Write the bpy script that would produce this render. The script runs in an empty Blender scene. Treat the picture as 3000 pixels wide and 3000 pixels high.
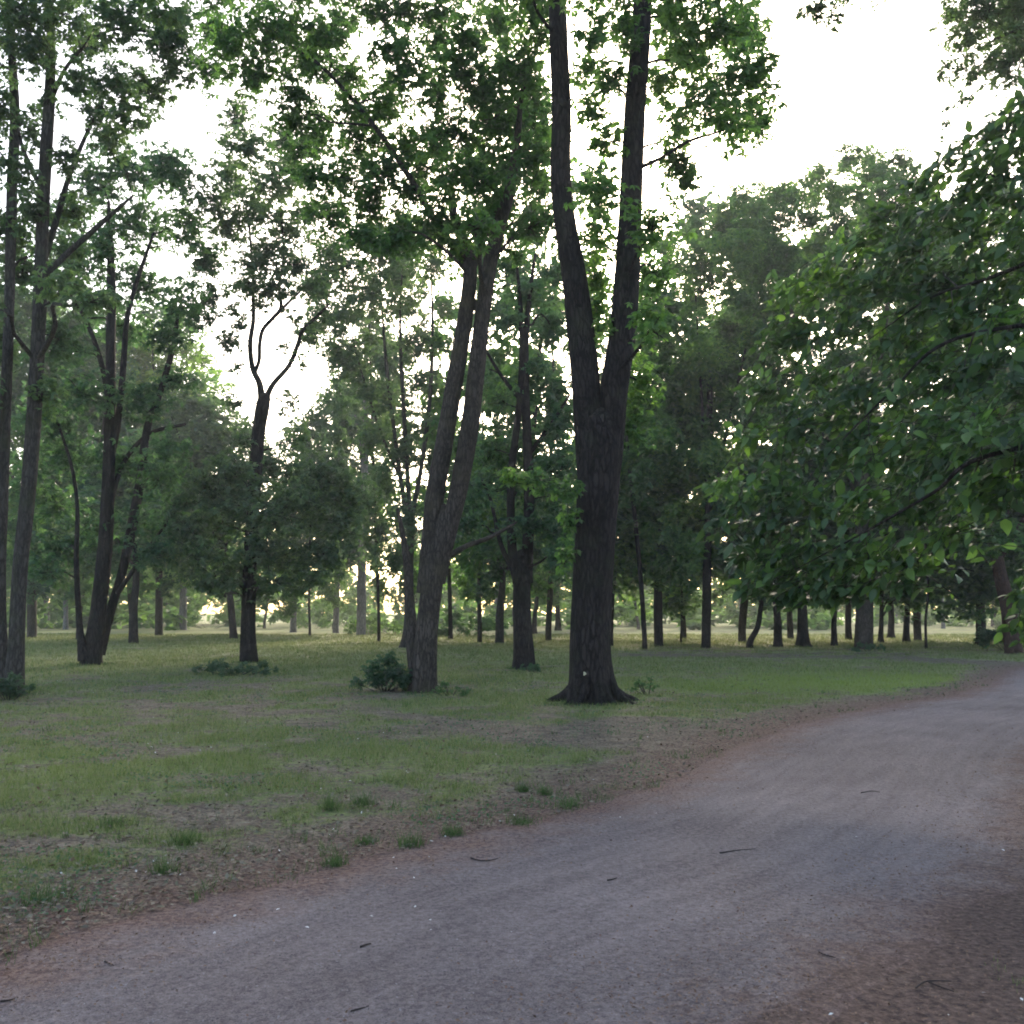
import bpy, math, random
import numpy as np
from mathutils import Vector

# ------------------------------------------------------------------ camera, sky, sun, exposure
SC = bpy.context.scene
COL = SC.collection
rng = np.random.default_rng(7)
random.seed(7)
W = 1932.0                      # photograph measured in a 1932 px square
LENS = 35.0
F = LENS / 36.0 * W
EYE = 1.6
PITCH = math.atan((1156 - W / 2) / F)

cam_d = bpy.data.cameras.new('camera')
cam_d.lens = LENS
cam_d.sensor_width = 36.0
cam_d.clip_start = 0.05
cam_d.clip_end = 5000
cam = bpy.data.objects.new('camera', cam_d)
COL.objects.link(cam)
cam.location = (0, 0, EYE)
cam.rotation_euler = (math.pi / 2 + PITCH, 0, 0)
SC.camera = cam

SUN_EL = math.radians(24.0)
SUN_AZ = math.radians(7.0)     # measured from +Y towards +X
world = bpy.data.worlds.new('World')
SC.world = world
world.use_nodes = True
wn = world.node_tree
wn.nodes.clear()
sky = wn.nodes.new('ShaderNodeTexSky')
sky.sky_type = 'NISHITA'
sky.sun_disc = False
sky.sun_elevation = SUN_EL
sky.sun_rotation = SUN_AZ
sky.air_density = 1.0
sky.dust_density = 2.6
sky.ozone_density = 0.6
bg = wn.nodes.new('ShaderNodeBackground')
bg.inputs['Strength'].default_value = 0.15
wo = wn.nodes.new('ShaderNodeOutputWorld')
wn.links.new(sky.outputs[0], bg.inputs[0])
wn.links.new(bg.outputs[0], wo.inputs[0])

sun_d = bpy.data.lights.new('sun', 'SUN')
sun_d.energy = 2.0
sun_d.angle = math.radians(12)
sun_d.color = (1.0, 0.86, 0.70)
sun = bpy.data.objects.new('sun', sun_d)
COL.objects.link(sun)
sdir = Vector((math.sin(SUN_AZ) * math.cos(SUN_EL), math.cos(SUN_AZ) * math.cos(SUN_EL), math.sin(SUN_EL)))
sun.rotation_euler = (-sdir).to_track_quat('-Z', 'Y').to_euler()
sun.location = sdir * 100

SC.view_settings.view_transform = 'Standard'
SC.view_settings.look = 'None'
SC.view_settings.gamma = 1.0
SC.view_settings.use_curve_mapping = False
SC.view_settings.exposure = 1.75
SC.render.engine = 'CYCLES'
SC.cycles.use_denoising = True
SC.cycles.max_bounces = 5
SC.cycles.diffuse_bounces = 3
SC.cycles.glossy_bounces = 2
SC.cycles.transmission_bounces = 4
SC.cycles.transparent_max_bounces = 4
SC.cycles.volume_bounces = 1
SC.cycles.sample_clamp_indirect = 6.0
SC.cycles.adaptive_threshold = 0.03
SC.cycles.filter_width = 1.9

# ------------------------------------------------------------------ small maths
CP, SP = math.cos(PITCH), math.sin(PITCH)

def at(x, y, d):
    """point seen at photo position (x, y), d metres ahead"""
    u, v = (x - W / 2) / F, (W / 2 - y) / F
    dx, dy, dz = u, CP - v * SP, SP + v * CP
    s = d / dy
    return np.array([dx * s, d, EYE + dz * s])

def ground(x, y):
    u, v = (x - W / 2) / F, (W / 2 - y) / F
    dx, dy, dz = u, CP - v * SP, SP + v * CP
    t = -EYE / dz
    return np.array([dx * t, dy * t, 0.0])

def _hash(ix, iy, s):
    h = (ix.astype(np.int64) * 374761393 + iy.astype(np.int64) * 668265263 + s * 1274126177) & 0x7fffffff
    h = ((h ^ (h >> 13)) * 1274126177) & 0x7fffffff
    return ((h ^ (h >> 16)) & 0xffff) / 65535.0

def vnoise(x, y, s=0):
    x = np.asarray(x, float); y = np.asarray(y, float)
    ix, iy = np.floor(x), np.floor(y)
    fx, fy = x - ix, y - iy
    fx = fx * fx * (3 - 2 * fx); fy = fy * fy * (3 - 2 * fy)
    a, b = _hash(ix, iy, s), _hash(ix + 1, iy, s)
    c, d = _hash(ix, iy + 1, s), _hash(ix + 1, iy + 1, s)
    return (a * (1 - fx) + b * fx) * (1 - fy) + (c * (1 - fx) + d * fx) * fy

def fbm(x, y, s=0, o=4):
    r, a, t = 0, 0.5, 0
    for i in range(o):
        r = r + a * vnoise(np.asarray(x) * 2 ** i + 17.3 * i, np.asarray(y) * 2 ** i - 9.1 * i, s + i); t += a; a *= 0.5
    return r / t

def sstep(a, b, x):
    t = np.clip((np.asarray(x) - a) / (b - a), 0, 1)
    return t * t * (3 - 2 * t)

# ------------------------------------------------------------------ path course and lie of the land
edge_px = [(0, 1868), (110, 1805), (220, 1757), (440, 1680), (650, 1640), (850, 1590), (1080, 1540), (1290, 1466),
           (1410, 1405), (1560, 1356), (1700, 1330), (1800, 1316), (1862, 1296), (1932, 1258)]
EDGE = [ground(*p)[:2] for p in edge_px]
EDGE = [np.array([-9.5, -1.2]), np.array([-5.2, 1.6])] + EDGE + [np.array([27.0, 40.0]), np.array([48.0, 55.0]), np.array([75.0, 70.0])]
EDGE = np.array(EDGE)
_t = np.zeros_like(EDGE)
_t[1:-1] = EDGE[2:] - EDGE[:-2]; _t[0] = EDGE[1] - EDGE[0]; _t[-1] = EDGE[-1] - EDGE[-2]
for _ in range(2):
    _t[1:-1] = (_t[:-2] + 2 * _t[1:-1] + _t[2:]) / 4
_t /= np.linalg.norm(_t, axis=1)[:, None]
HALF = 1.62
MID = EDGE + np.stack([_t[:, 1], -_t[:, 0]], 1) * HALF

def resample(P, step):
    seg = np.linalg.norm(np.diff(P, axis=0), axis=1)
    s = np.concatenate([[0], np.cumsum(seg)])
    n = max(2, int(s[-1] / step))
    q = np.linspace(0, s[-1], n)
    return np.stack([np.interp(q, s, P[:, k]) for k in range(P.shape[1])], 1)

MIDF = resample(MID, 0.5)
for _ in range(3):
    MIDF[1:-1] = (MIDF[:-2] + 2 * MIDF[1:-1] + MIDF[2:]) / 4

def poly_dist(x, y, P):
    """distance to polyline, and side (positive on the left of travel)"""
    best = np.full(np.shape(x), 1e9); side = np.zeros(np.shape(x))
    for a, b in zip(P[:-1], P[1:]):
        ab = b - a
        t = np.clip(((x - a[0]) * ab[0] + (y - a[1]) * ab[1]) / (ab @ ab), 0, 1)
        ex, ey = x - a[0] - t * ab[0], y - a[1] - t * ab[1]
        dd = np.hypot(ex, ey)
        m = dd < best
        best = np.where(m, dd, best)
        side = np.where(m, np.sign(ab[0] * ey - ab[1] * ex), side)
    return best, side

def path_sd(x, y):
    d, s = poly_dist(x, y, MIDF)
    w = HALF + 0.22 * (fbm(x * 0.9, y * 0.9, 31, 3) - 0.5) * 2
    return d - w, s

def height(x, y):
    return 0.10 * (fbm(np.asarray(x) / 7, np.asarray(y) / 7, 3, 3) - 0.5) + 0.03 * (fbm(np.asarray(x) / 1.3, np.asarray(y) / 1.3, 5, 2) - 0.5)

def gz(p):
    return float(height(p[0], p[1]))

TRACK = np.array([ground(1230, 1236)[:2], ground(1480, 1237)[:2], ground(1700, 1241)[:2], ground(1850, 1248)[:2], ground(1935, 1258)[:2]])
BARE = []       # (x, y, rx, ry, amount)
def bare(px, py, rx, ry, a):
    g = ground(px, py); BARE.append((g[0], g[1], rx, ry, a))
bare(1330, 1385, 3.4, 1.7, 1.2); bare(1150, 1385, 2.0, 1.0, 0.5); bare(1180, 1400, 2.2, 1.2, 0.4); bare(1000, 1380, 1.6, 1.2, 0.25)
bare(1640, 1293, 3.2, 2.6, -0.55); bare(1320, 1300, 2.6, 2.6, -0.3); bare(1780, 1290, 1.5, 2.4, -0.4)
bare(290, 1300, 2.4, 2.6, 0.5); bare(620, 1300, 2.0, 2.0, 0.35); bare(450, 1330, 2.0, 1.6, 0.3)
bare(150, 1460, 1.8, 1.2, -0.3); bare(520, 1400, 1.8, 1.4, -0.2); bare(760, 1420, 1.5, 1.0, -0.1)
bare(1120, 1345, 1.0, 0.8, -0.35); bare(700, 1330, 1.3, 0.8, -0.3); bare(90, 1500, 1.4, 1.0, -0.25)
bare(620, 1330, 1.4, 0.5, 0.2); bare(880, 1270, 2.0, 3.0, 0.2)
bare(1500, 1232, 9, 3, 0.35); bare(1700, 1226, 10, 5, 0.45)

def grassiness(x, y):
    sd, s = path_sd(x, y)
    d = np.hypot(x, y)
    g = 0.56 + 0.6 * (fbm(x / 2.2, y / 2.2, 11, 4) - 0.5) + 1.45 * (fbm(x / 0.55, y / 0.55, 12, 3) - 0.5)
    g = g - 0.05 + 0.05 * sstep(9, 15, d) + 0.2 * sstep(18, 30, d)
    for bx, by, rx, ry, a in BARE:
        g = g - 0.55 * a * np.exp(-((x - bx) / rx) ** 2 - ((y - by) / ry) ** 2)
    td, _ = poly_dist(x, y, TRACK)
    g = g - 0.75 * np.exp(-(td / 1.6) ** 2)
    # thin, worn verge
    g = g * sstep(-0.05, 1.9, sd + 0.5 * (fbm(x, y, 14, 2) - 0.5))
    g = np.where((s < 0) & (sd > 0), g * 0.35 * sstep(1, 5, sd), g)   # litter under the near tree
    return np.clip(g, 0, 1), sd

# ------------------------------------------------------------------ objects, meshes
def link(o, parent=None):
    COL.objects.link(o)
    if parent is not None:
        o.parent = parent
    return o

def mesh_np(name, verts, faces, mat, smooth=True):
    """faces: list of int arrays (M, k)"""
    me = bpy.data.meshes.new(name)
    verts = np.asarray(verts, np.float32)
    me.vertices.add(len(verts))
    me.vertices.foreach_set('co', verts.ravel())
    if not isinstance(faces, list):
        faces = [faces]
    li = np.concatenate([f.ravel() for f in faces]).astype(np.int32)
    ln = np.concatenate([np.full(len(f), f.shape[1], np.int32) for f in faces])
    st = np.concatenate([[0], np.cumsum(ln)[:-1]]).astype(np.int32)
    me.loops.add(len(li)); me.loops.foreach_set('vertex_index', li)
    me.polygons.add(len(ln))
    me.polygons.foreach_set('loop_start', st)
    me.polygons.foreach_set('loop_total', ln)
    me.polygons.foreach_set('use_smooth', np.full(len(ln), smooth, bool))
    me.update(calc_edges=True)
    me.materials.append(mat)
    return me

def mobj(name, me, parent=None, kind=None):
    o = bpy.data.objects.new(name, me)
    link(o, parent)
    if kind:
        o['kind'] = kind
    return o

def tag(o, label, cat, group=None):
    o['label'] = label; o['category'] = cat
    if group: o['group'] = group
    return o

def empty(name, loc):
    o = bpy.data.objects.new(name, None)
    o.empty_display_size = 0.3
    o.location = loc
    return link(o)

# ------------------------------------------------------------------ materials
def newmat(name):
    m = bpy.data.materials.new(name); m.use_nodes = True
    nt = m.node_tree; nt.nodes.clear()
    return m, nt, nt.nodes, nt.links

def N(nodes, t, **kw):
    n = nodes.new(t)
    for k, v in kw.items():
        setattr(n, k, v)
    return n

def ramp(nodes, stops):
    r = nodes.new('ShaderNodeValToRGB')
    e = r.color_ramp.elements
    while len(e) < len(stops): e.new(0.5)
    for i, (p, c) in enumerate(stops):
        e[i].position = p; e[i].color = (*c, 1)
    return r

def mixc(nodes, links, fac, a, b, blend='MIX'):
    m = nodes.new('ShaderNodeMix'); m.data_type = 'RGBA'; m.blend_type = blend
    for sock, v in ((m.inputs[0], fac), (m.inputs[6], a), (m.inputs[7], b)):
        if isinstance(v, (int, float)): sock.default_value = v
        elif isinstance(v, tuple): sock.default_value = (*v, 1)
        else: links.new(v, sock)
    return m.outputs[2]

def mathn(nodes, links, op, a, b=None, c=None):
    m = nodes.new('ShaderNodeMath'); m.operation = op
    for i, v in enumerate((a, b, c)):
        if v is None: continue
        if isinstance(v, (int, float)): m.inputs[i].default_value = v
        else: links.new(v, m.inputs[i])
    return m.outputs[0]

def mapr(nodes, links, v, a, b, c=0.0, d=1.0):
    m = nodes.new('ShaderNodeMapRange')
    m.inputs[1].default_value = a; m.inputs[2].default_value = b
    m.inputs[3].default_value = c; m.inputs[4].default_value = d
    links.new(v, m.inputs[0])
    return m.outputs[0]

def noise(nodes, links, vec, scale, detail=3, rough=0.55):
    n = nodes.new('ShaderNodeTexNoise')
    n.inputs['Scale'].default_value = scale; n.inputs['Detail'].default_value = detail; n.inputs['Roughness'].default_value = rough
    links.new(vec, n.inputs['Vector'])
    return n

def leaf_mat(name, cols, trans=0.38, rough=0.55, spec=0.25, tcol=1.85):
    m, nt, n, l = newmat(name)
    geo = N(n, 'ShaderNodeNewGeometry')
    oi = N(n, 'ShaderNodeObjectInfo')
    tn = N(n, 'ShaderNodeAttribute', attribute_name='tone')
    v = mathn(n, l, 'ADD', mathn(n, l, 'MULTIPLY', geo.outputs['Random Per Island'], 0.45), mathn(n, l, 'MULTIPLY', tn.outputs['Fac'], 0.55))
    v = mathn(n, l, 'ADD', v, mathn(n, l, 'MULTIPLY', mathn(n, l, 'SUBTRACT', oi.outputs['Random'], 0.5), 0.22))
    k = len(cols)
    r = ramp(n, [(0.12 + 0.76 * i / (k - 1), c) for i, c in enumerate(cols)])
    l.new(v, r.inputs[0])
    p = N(n, 'ShaderNodeBsdfPrincipled')
    p.inputs['Roughness'].default_value = rough
    p.inputs['Specular IOR Level'].default_value = spec
    l.new(r.outputs[0], p.inputs['Base Color'])
    t = N(n, 'ShaderNodeBsdfTranslucent')
    tc2 = mixc(n, l, 1.0, r.outputs[0], (1.0 * tcol, 1.25 * tcol, 0.62 * tcol), 'MULTIPLY')
    l.new(tc2, t.inputs['Color'])
    mx = N(n, 'ShaderNodeMixShader'); mx.inputs[0].default_value = trans
    l.new(p.outputs[0], mx.inputs[1]); l.new(t.outputs[0], mx.inputs[2])
    out = N(n, 'ShaderNodeOutputMaterial'); l.new(mx.outputs[0], out.inputs[0])
    return m

def bark_mat(name, dark, light, moss=None, scale=9.0, bump=0.6, mossamt=0.4):
    m, nt, n, l = newmat(name)
    tc = N(n, 'ShaderNodeTexCoord')
    mp = N(n, 'ShaderNodeMapping'); mp.inputs['Scale'].default_value = (1, 1, 0.26)
    l.new(tc.outputs['Object'], mp.inputs[0])
    nz = noise(n, l, mp.outputs[0], scale * 1.6, 5, 0.65)
    vo = N(n, 'ShaderNodeTexVoronoi'); vo.feature = 'DISTANCE_TO_EDGE'
    vo.inputs['Scale'].default_value = scale * 1.5
    add = N(n, 'ShaderNodeVectorMath'); add.operation = 'MULTIPLY_ADD'
    l.new(nz.outputs['Color'], add.inputs[0]); add.inputs[1].default_value = (0.12, 0.12, 0.12); l.new(mp.outputs[0], add.inputs[2])
    l.new(add.outputs[0], vo.inputs['Vector'])
    crack = mapr(n, l, vo.outputs['Distance'], 0.0, 0.22)
    big = noise(n, l, tc.outputs['Object'], 1.1, 3)
    fac = mathn(n, l, 'MULTIPLY', crack, mapr(n, l, nz.outputs[0], 0.25, 0.75, 0.35, 1.0))
    c = mixc(n, l, fac, dark, light)
    c = mixc(n, l, mapr(n, l, big.outputs[0], 0.35, 0.7, 0.0, 0.45), c, tuple(0.6 * v for v in dark))
    if moss:
        geo = N(n, 'ShaderNodeNewGeometry')
        mz = noise(n, l, tc.outputs['Object'], 2.3, 4)
        mf = mapr(n, l, mz.outputs[0], 0.5, 0.72, 0.0, mossamt)
        c = mixc(n, l, mf, c, moss)
    p = N(n, 'ShaderNodeBsdfPrincipled'); p.inputs['Roughness'].default_value = 0.9
    p.inputs['Specular IOR Level'].default_value = 0.15
    l.new(c, p.inputs['Base Color'])
    bp = N(n, 'ShaderNodeBump'); bp.inputs['Strength'].default_value = bump; bp.inputs['Distance'].default_value = 0.03
    hh = mathn(n, l, 'ADD', crack, mathn(n, l, 'MULTIPLY', nz.outputs[0], 0.7))
    l.new(hh, bp.inputs['Height']); l.new(bp.outputs[0], p.inputs['Normal'])
    out = N(n, 'ShaderNodeOutputMaterial'); l.new(p.outputs[0], out.inputs[0])
    return m

M = {}
G1 = [(0.046, 0.082, 0.040), (0.066, 0.118, 0.050), (0.088, 0.152, 0.056), (0.135, 0.205, 0.062)]
G2 = [(0.044, 0.080, 0.052), (0.060, 0.108, 0.064), (0.082, 0.140, 0.074), (0.112, 0.180, 0.076)]
G3 = [(0.052, 0.080, 0.052), (0.068, 0.102, 0.064), (0.088, 0.128, 0.072), (0.112, 0.158, 0.076)]
G4 = [(0.065, 0.105, 0.034), (0.095, 0.150, 0.040), (0.130, 0.195, 0.050), (0.170, 0.240, 0.066)]
M['leaf_maple'] = leaf_mat('leaf_maple', G1, 0.48)
M['leaf_blue'] = leaf_mat('leaf_blue', G2, 0.42)
M['leaf_dusky'] = leaf_mat('leaf_dusky', G3, 0.40)
M['leaf_fresh'] = leaf_mat('leaf_fresh', G4, 0.55)
M['leaf_glossy'] = leaf_mat('leaf_glossy', [(0.036, 0.060, 0.030), (0.050, 0.088, 0.036), (0.075, 0.130, 0.042), (0.125, 0.200, 0.050)], 0.32, 0.48, 0.26)
M['leaf_far'] = leaf_mat('leaf_far', [(0.075, 0.115, 0.055), (0.11, 0.16, 0.07), (0.15, 0.21, 0.085)], 0.5)
M['bark_dark'] = bark_mat('bark_dark', (0.017, 0.0135, 0.013), (0.055, 0.043, 0.040), (0.05, 0.06, 0.03), 9, 0.8, 0.25)
M['bark_grey'] = bark_mat('bark_grey', (0.042, 0.034, 0.029), (0.125, 0.100, 0.086), (0.10, 0.085, 0.05), 11, 0.8, 0.45)
M['bark_mid'] = bark_mat('bark_mid', (0.038, 0.032, 0.028), (0.11, 0.095, 0.085), (0.06, 0.07, 0.03), 10, 0.7, 0.4)
M['bark_pale'] = bark_mat('bark_pale', (0.13, 0.12, 0.115), (0.28, 0.26, 0.25), None, 5, 0.4)
M['bark_red'] = bark_mat('bark_red', (0.038, 0.022, 0.018), (0.10, 0.055, 0.042), None, 8, 0.7)

def plain_mat(name, cols, rough=0.85, trans=0.0, lush_sunlit=None):
    m, nt, n, l = newmat(name)
    geo = N(n, 'ShaderNodeNewGeometry')
    r = ramp(n, [(i / max(1, len(cols) - 1), c) for i, c in enumerate(cols)])
    r.color_ramp.interpolation = 'LINEAR'
    l.new(geo.outputs['Random Per Island'], r.inputs[0])
    col = r.outputs[0]
    if lush_sunlit:
        al_ = N(n, 'ShaderNodeAttribute', attribute_name='lush_sunlit')  # blades also take the painted sunlit green of the bend
        col = mixc(n, l, al_.outputs['Fac'], col, lush_sunlit)
    p = N(n, 'ShaderNodeBsdfPrincipled'); p.inputs['Roughness'].default_value = rough
    p.inputs['Specular IOR Level'].default_value = 0.2
    l.new(col, p.inputs['Base Color'])
    out = N(n, 'ShaderNodeOutputMaterial')
    if trans:
        t = N(n, 'ShaderNodeBsdfTranslucent'); l.new(col, t.inputs[0])
        mx = N(n, 'ShaderNodeMixShader'); mx.inputs[0].default_value = trans
        l.new(p.outputs[0], mx.inputs[1]); l.new(t.outputs[0], mx.inputs[2]); l.new(mx.outputs[0], out.inputs[0])
    else:
        l.new(p.outputs[0], out.inputs[0])
    return m

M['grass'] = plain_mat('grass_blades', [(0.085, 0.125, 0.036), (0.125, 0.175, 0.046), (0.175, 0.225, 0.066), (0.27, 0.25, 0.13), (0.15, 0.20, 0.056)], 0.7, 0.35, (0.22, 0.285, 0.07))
M['tuft'] = plain_mat('tuft_blades', [(0.045, 0.085, 0.026), (0.07, 0.125, 0.035), (0.11, 0.165, 0.05)], 0.7, 0.3)
M['litter'] = plain_mat('leaf_litter', [(0.07, 0.05, 0.038), (0.14, 0.085, 0.055), (0.21, 0.165, 0.11), (0.10, 0.105, 0.06), (0.24, 0.205, 0.15), (0.09, 0.07, 0.055)], 0.8)
M['rust_litter'] = plain_mat('rust_litter', [(0.085, 0.05, 0.038), (0.14, 0.085, 0.058), (0.21, 0.135, 0.09), (0.11, 0.075, 0.06)], 0.8)
M['petal'] = plain_mat('petal', [(0.75, 0.74, 0.70), (0.62, 0.60, 0.55)], 0.7)
M['twig'] = plain_mat('twig', [(0.03, 0.022, 0.02), (0.045, 0.034, 0.03)], 0.85)
M['grit'] = plain_mat('grit', [(0.05, 0.045, 0.045), (0.10, 0.09, 0.09), (0.20, 0.18, 0.18), (0.30, 0.28, 0.27)], 0.9)
M['scar'] = plain_mat('lichen_spot', [(0.42, 0.38, 0.26), (0.5, 0.45, 0.3)], 0.9)

def soil_mat():
    m, nt, n, l = newmat('park_soil')
    geo = N(n, 'ShaderNodeNewGeometry')
    pos = geo.outputs['Position']
    ag = N(n, 'ShaderNodeAttribute', attribute_name='grass'); ae = N(n, 'ShaderNodeAttribute', attribute_name='edge')
    n1 = noise(n, l, pos, 0.35, 5); n2 = noise(n, l, pos, 3.2, 5, 0.65); n3 = noise(n, l, pos, 26, 4, 0.7); n4 = noise(n, l, pos, 9, 4, 0.6)
    dirt = ramp(n, [(0.38, (0.050, 0.038, 0.028)), (0.47, (0.120, 0.094, 0.066)), (0.54, (0.185, 0.150, 0.104)), (0.63, (0.31, 0.265, 0.19))])
    l.new(mathn(n, l, 'ADD', mathn(n, l, 'MULTIPLY', n3.outputs[0], 0.65), mathn(n, l, 'MULTIPLY', n2.outputs[0], 0.35)), dirt.inputs[0])
    grs = ramp(n, [(0.36, (0.058, 0.090, 0.028)), (0.46, (0.105, 0.145, 0.044)), (0.55, (0.160, 0.20, 0.062)), (0.66, (0.25, 0.24, 0.12))])
    l.new(mathn(n, l, 'ADD', mathn(n, l, 'MULTIPLY', n1.outputs[0], 0.45), mathn(n, l, 'MULTIPLY', n4.outputs[0], 0.55)), grs.inputs[0])
    gf = mathn(n, l, 'ADD', ag.outputs['Fac'], mathn(n, l, 'MULTIPLY', mathn(n, l, 'SUBTRACT', n4.outputs[0], 0.5), 1.7))
    gf = mapr(n, l, gf, 0.30, 0.66)
    ad = N(n, 'ShaderNodeAttribute', attribute_name='dry')  # pale straw; its brightness also stands in for the open meadow's light
    dry_lit = ramp(n, [(0.3, (0.20, 0.225, 0.085)), (0.55, (0.275, 0.29, 0.125)), (0.75, (0.36, 0.355, 0.19))])
    l.new(n1.outputs[0], dry_lit.inputs[0])
    gcol = mixc(n, l, ad.outputs['Fac'], grs.outputs[0], dry_lit.outputs[0])
    c = mixc(n, l, gf, dirt.outputs[0], gcol)
    alu = N(n, 'ShaderNodeAttribute', attribute_name='lush_sunlit')  # sunlit patch at the path bend painted into the grass colour
    lush_sunlit = ramp(n, [(0.3, (0.13, 0.185, 0.045)), (0.6, (0.21, 0.265, 0.075))])
    l.new(n4.outputs[0], lush_sunlit.inputs[0])
    c = mixc(n, l, alu.outputs['Fac'], c, lush_sunlit.outputs[0])
    rust = ramp(n, [(0.38, (0.070, 0.038, 0.030)), (0.5, (0.150, 0.086, 0.064)), (0.62, (0.24, 0.155, 0.115))])
    l.new(n3.outputs[0], rust.inputs[0])
    en = mathn(n, l, 'ADD', ae.outputs['Fac'], mathn(n, l, 'MULTIPLY', mathn(n, l, 'SUBTRACT', n2.outputs[0], 0.5), 1.3))
    rf = mapr(n, l, en, 1.3, 0.05, 0.0, 0.85)
    c = mixc(n, l, rf, c, rust.outputs[0])
    pth = ramp(n, [(0.25, (0.11, 0.092, 0.092)), (0.5, (0.175, 0.148, 0.146)), (0.72, (0.25, 0.212, 0.205))])
    l.new(mathn(n, l, 'ADD', mathn(n, l, 'MULTIPLY', n3.outputs[0], 0.6), mathn(n, l, 'MULTIPLY', n1.outputs[0], 0.4)), pth.inputs[0])
    pf = mapr(n, l, en, 0.12, -0.58, 0.1, 1.0)
    c = mixc(n, l, pf, c, pth.outputs[0])
    am = N(n, 'ShaderNodeAttribute', attribute_name='mould')  # brown mould, darkened further for the near tree's shade
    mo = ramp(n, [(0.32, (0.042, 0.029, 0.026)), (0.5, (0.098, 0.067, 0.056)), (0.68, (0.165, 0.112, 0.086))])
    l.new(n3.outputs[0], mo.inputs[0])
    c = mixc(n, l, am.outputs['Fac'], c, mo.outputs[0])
    p = N(n, 'ShaderNodeBsdfPrincipled'); p.inputs['Roughness'].default_value = 0.95; p.inputs['Specular IOR Level'].default_value = 0.1
    l.new(c, p.inputs['Base Color'])
    bp = N(n, 'ShaderNodeBump'); bp.inputs['Strength'].default_value = 0.9; bp.inputs['Distance'].default_value = 0.04
    hh = mathn(n, l, 'ADD', n3.outputs[0], mathn(n, l, 'MULTIPLY', n4.outputs[0], 1.2))
    l.new(hh, bp.inputs['Height']); l.new(bp.outputs[0], p.inputs['Normal'])
    out = N(n, 'ShaderNodeOutputMaterial'); l.new(p.outputs[0], out.inputs[0])
    return m

def path_mat():
    m, nt, n, l = newmat('beaten_path')
    geo = N(n, 'ShaderNodeNewGeometry'); pos = geo.outputs['Position']
    ae = N(n, 'ShaderNodeAttribute', attribute_name='edge'); al = N(n, 'ShaderNodeAttribute', attribute_name='along'); aw = N(n, 'ShaderNodeAttribute', attribute_name='across')
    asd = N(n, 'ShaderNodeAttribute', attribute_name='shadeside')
    n1 = noise(n, l, pos, 0.5, 4); n2 = noise(n, l, pos, 3.2, 5, 0.65); n3 = noise(n, l, pos, 30, 5, 0.75); n5 = noise(n, l, pos, 120, 2, 0.6)
    cb = N(n, 'ShaderNodeCombineXYZ')
    l.new(mathn(n, l, 'MULTIPLY', al.outputs['Fac'], 0.35), cb.inputs[0]); l.new(mathn(n, l, 'MULTIPLY', aw.outputs['Fac'], 3.0), cb.inputs[1])
    rut = noise(n, l, cb.outputs[0], 2.2, 4, 0.6)
    v = mathn(n, l, 'ADD', mathn(n, l, 'MULTIPLY', n3.outputs[0], 0.42), mathn(n, l, 'MULTIPLY', n1.outputs[0], 0.20))
    v = mathn(n, l, 'ADD', v, mathn(n, l, 'MULTIPLY', mathn(n, l, 'ADD', mathn(n, l, 'MULTIPLY', rut.outputs[0], 0.7), 0.15), 0.22))
    v = mathn(n, l, 'ADD', v, mathn(n, l, 'MULTIPLY', n5.outputs[0], 0.16))
    pth = ramp(n, [(0.40, (0.085, 0.068, 0.066)), (0.465, (0.145, 0.118, 0.114)), (0.52, (0.190, 0.157, 0.151)), (0.60, (0.27, 0.227, 0.216))])
    l.new(v, pth.inputs[0])
    rust = ramp(n, [(0.38, (0.070, 0.038, 0.030)), (0.5, (0.150, 0.086, 0.064)), (0.62, (0.24, 0.155, 0.115))])
    l.new(n3.outputs[0], rust.inputs[0])
    en = mathn(n, l, 'ADD', ae.outputs['Fac'], mathn(n, l, 'MULTIPLY', mathn(n, l, 'SUBTRACT', n2.outputs[0], 0.5), 1.3))
    rf = mapr(n, l, en, -0.58, 0.12, 0.0, 0.9)
    c = mixc(n, l, rf, pth.outputs[0], rust.outputs[0])
    n7 = noise(n, l, pos, 55, 2, 0.5)
    c = mixc(n, l, mapr(n, l, n7.outputs[0], 0.64, 0.70, 0.0, 0.6), c, (0.045, 0.036, 0.036))
    c = mixc(n, l, mapr(n, l, n7.outputs[0], 0.30, 0.25, 0.0, 0.45), c, (0.36, 0.31, 0.29))
    # brown leaf mould along the far side, near tree's shade painted into its tone
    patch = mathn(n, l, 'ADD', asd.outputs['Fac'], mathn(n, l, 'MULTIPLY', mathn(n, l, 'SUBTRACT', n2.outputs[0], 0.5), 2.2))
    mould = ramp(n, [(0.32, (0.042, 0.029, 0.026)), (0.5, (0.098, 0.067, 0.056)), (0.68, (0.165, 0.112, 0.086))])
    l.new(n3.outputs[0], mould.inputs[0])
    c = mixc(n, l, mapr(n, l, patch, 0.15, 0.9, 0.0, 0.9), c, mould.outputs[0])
    p = N(n, 'ShaderNodeBsdfPrincipled'); p.inputs['Roughness'].default_value = 0.92; p.inputs['Specular IOR Level'].default_value = 0.15
    l.new(c, p.inputs['Base Color'])
    bp = N(n, 'ShaderNodeBump'); bp.inputs['Strength'].default_value = 0.8; bp.inputs['Distance'].default_value = 0.03
    hh = mathn(n, l, 'ADD', n3.outputs[0], mathn(n, l, 'MULTIPLY', n2.outputs[0], 1.0))
    hh = mathn(n, l, 'ADD', hh, mathn(n, l, 'MULTIPLY', rut.outputs[0], 0.8))
    l.new(hh, bp.inputs['Height']); l.new(bp.outputs[0], p.inputs['Normal'])
    out = N(n, 'ShaderNodeOutputMaterial'); l.new(p.outputs[0], out.inputs[0])
    return m

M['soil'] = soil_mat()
M['path'] = path_mat()

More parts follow.
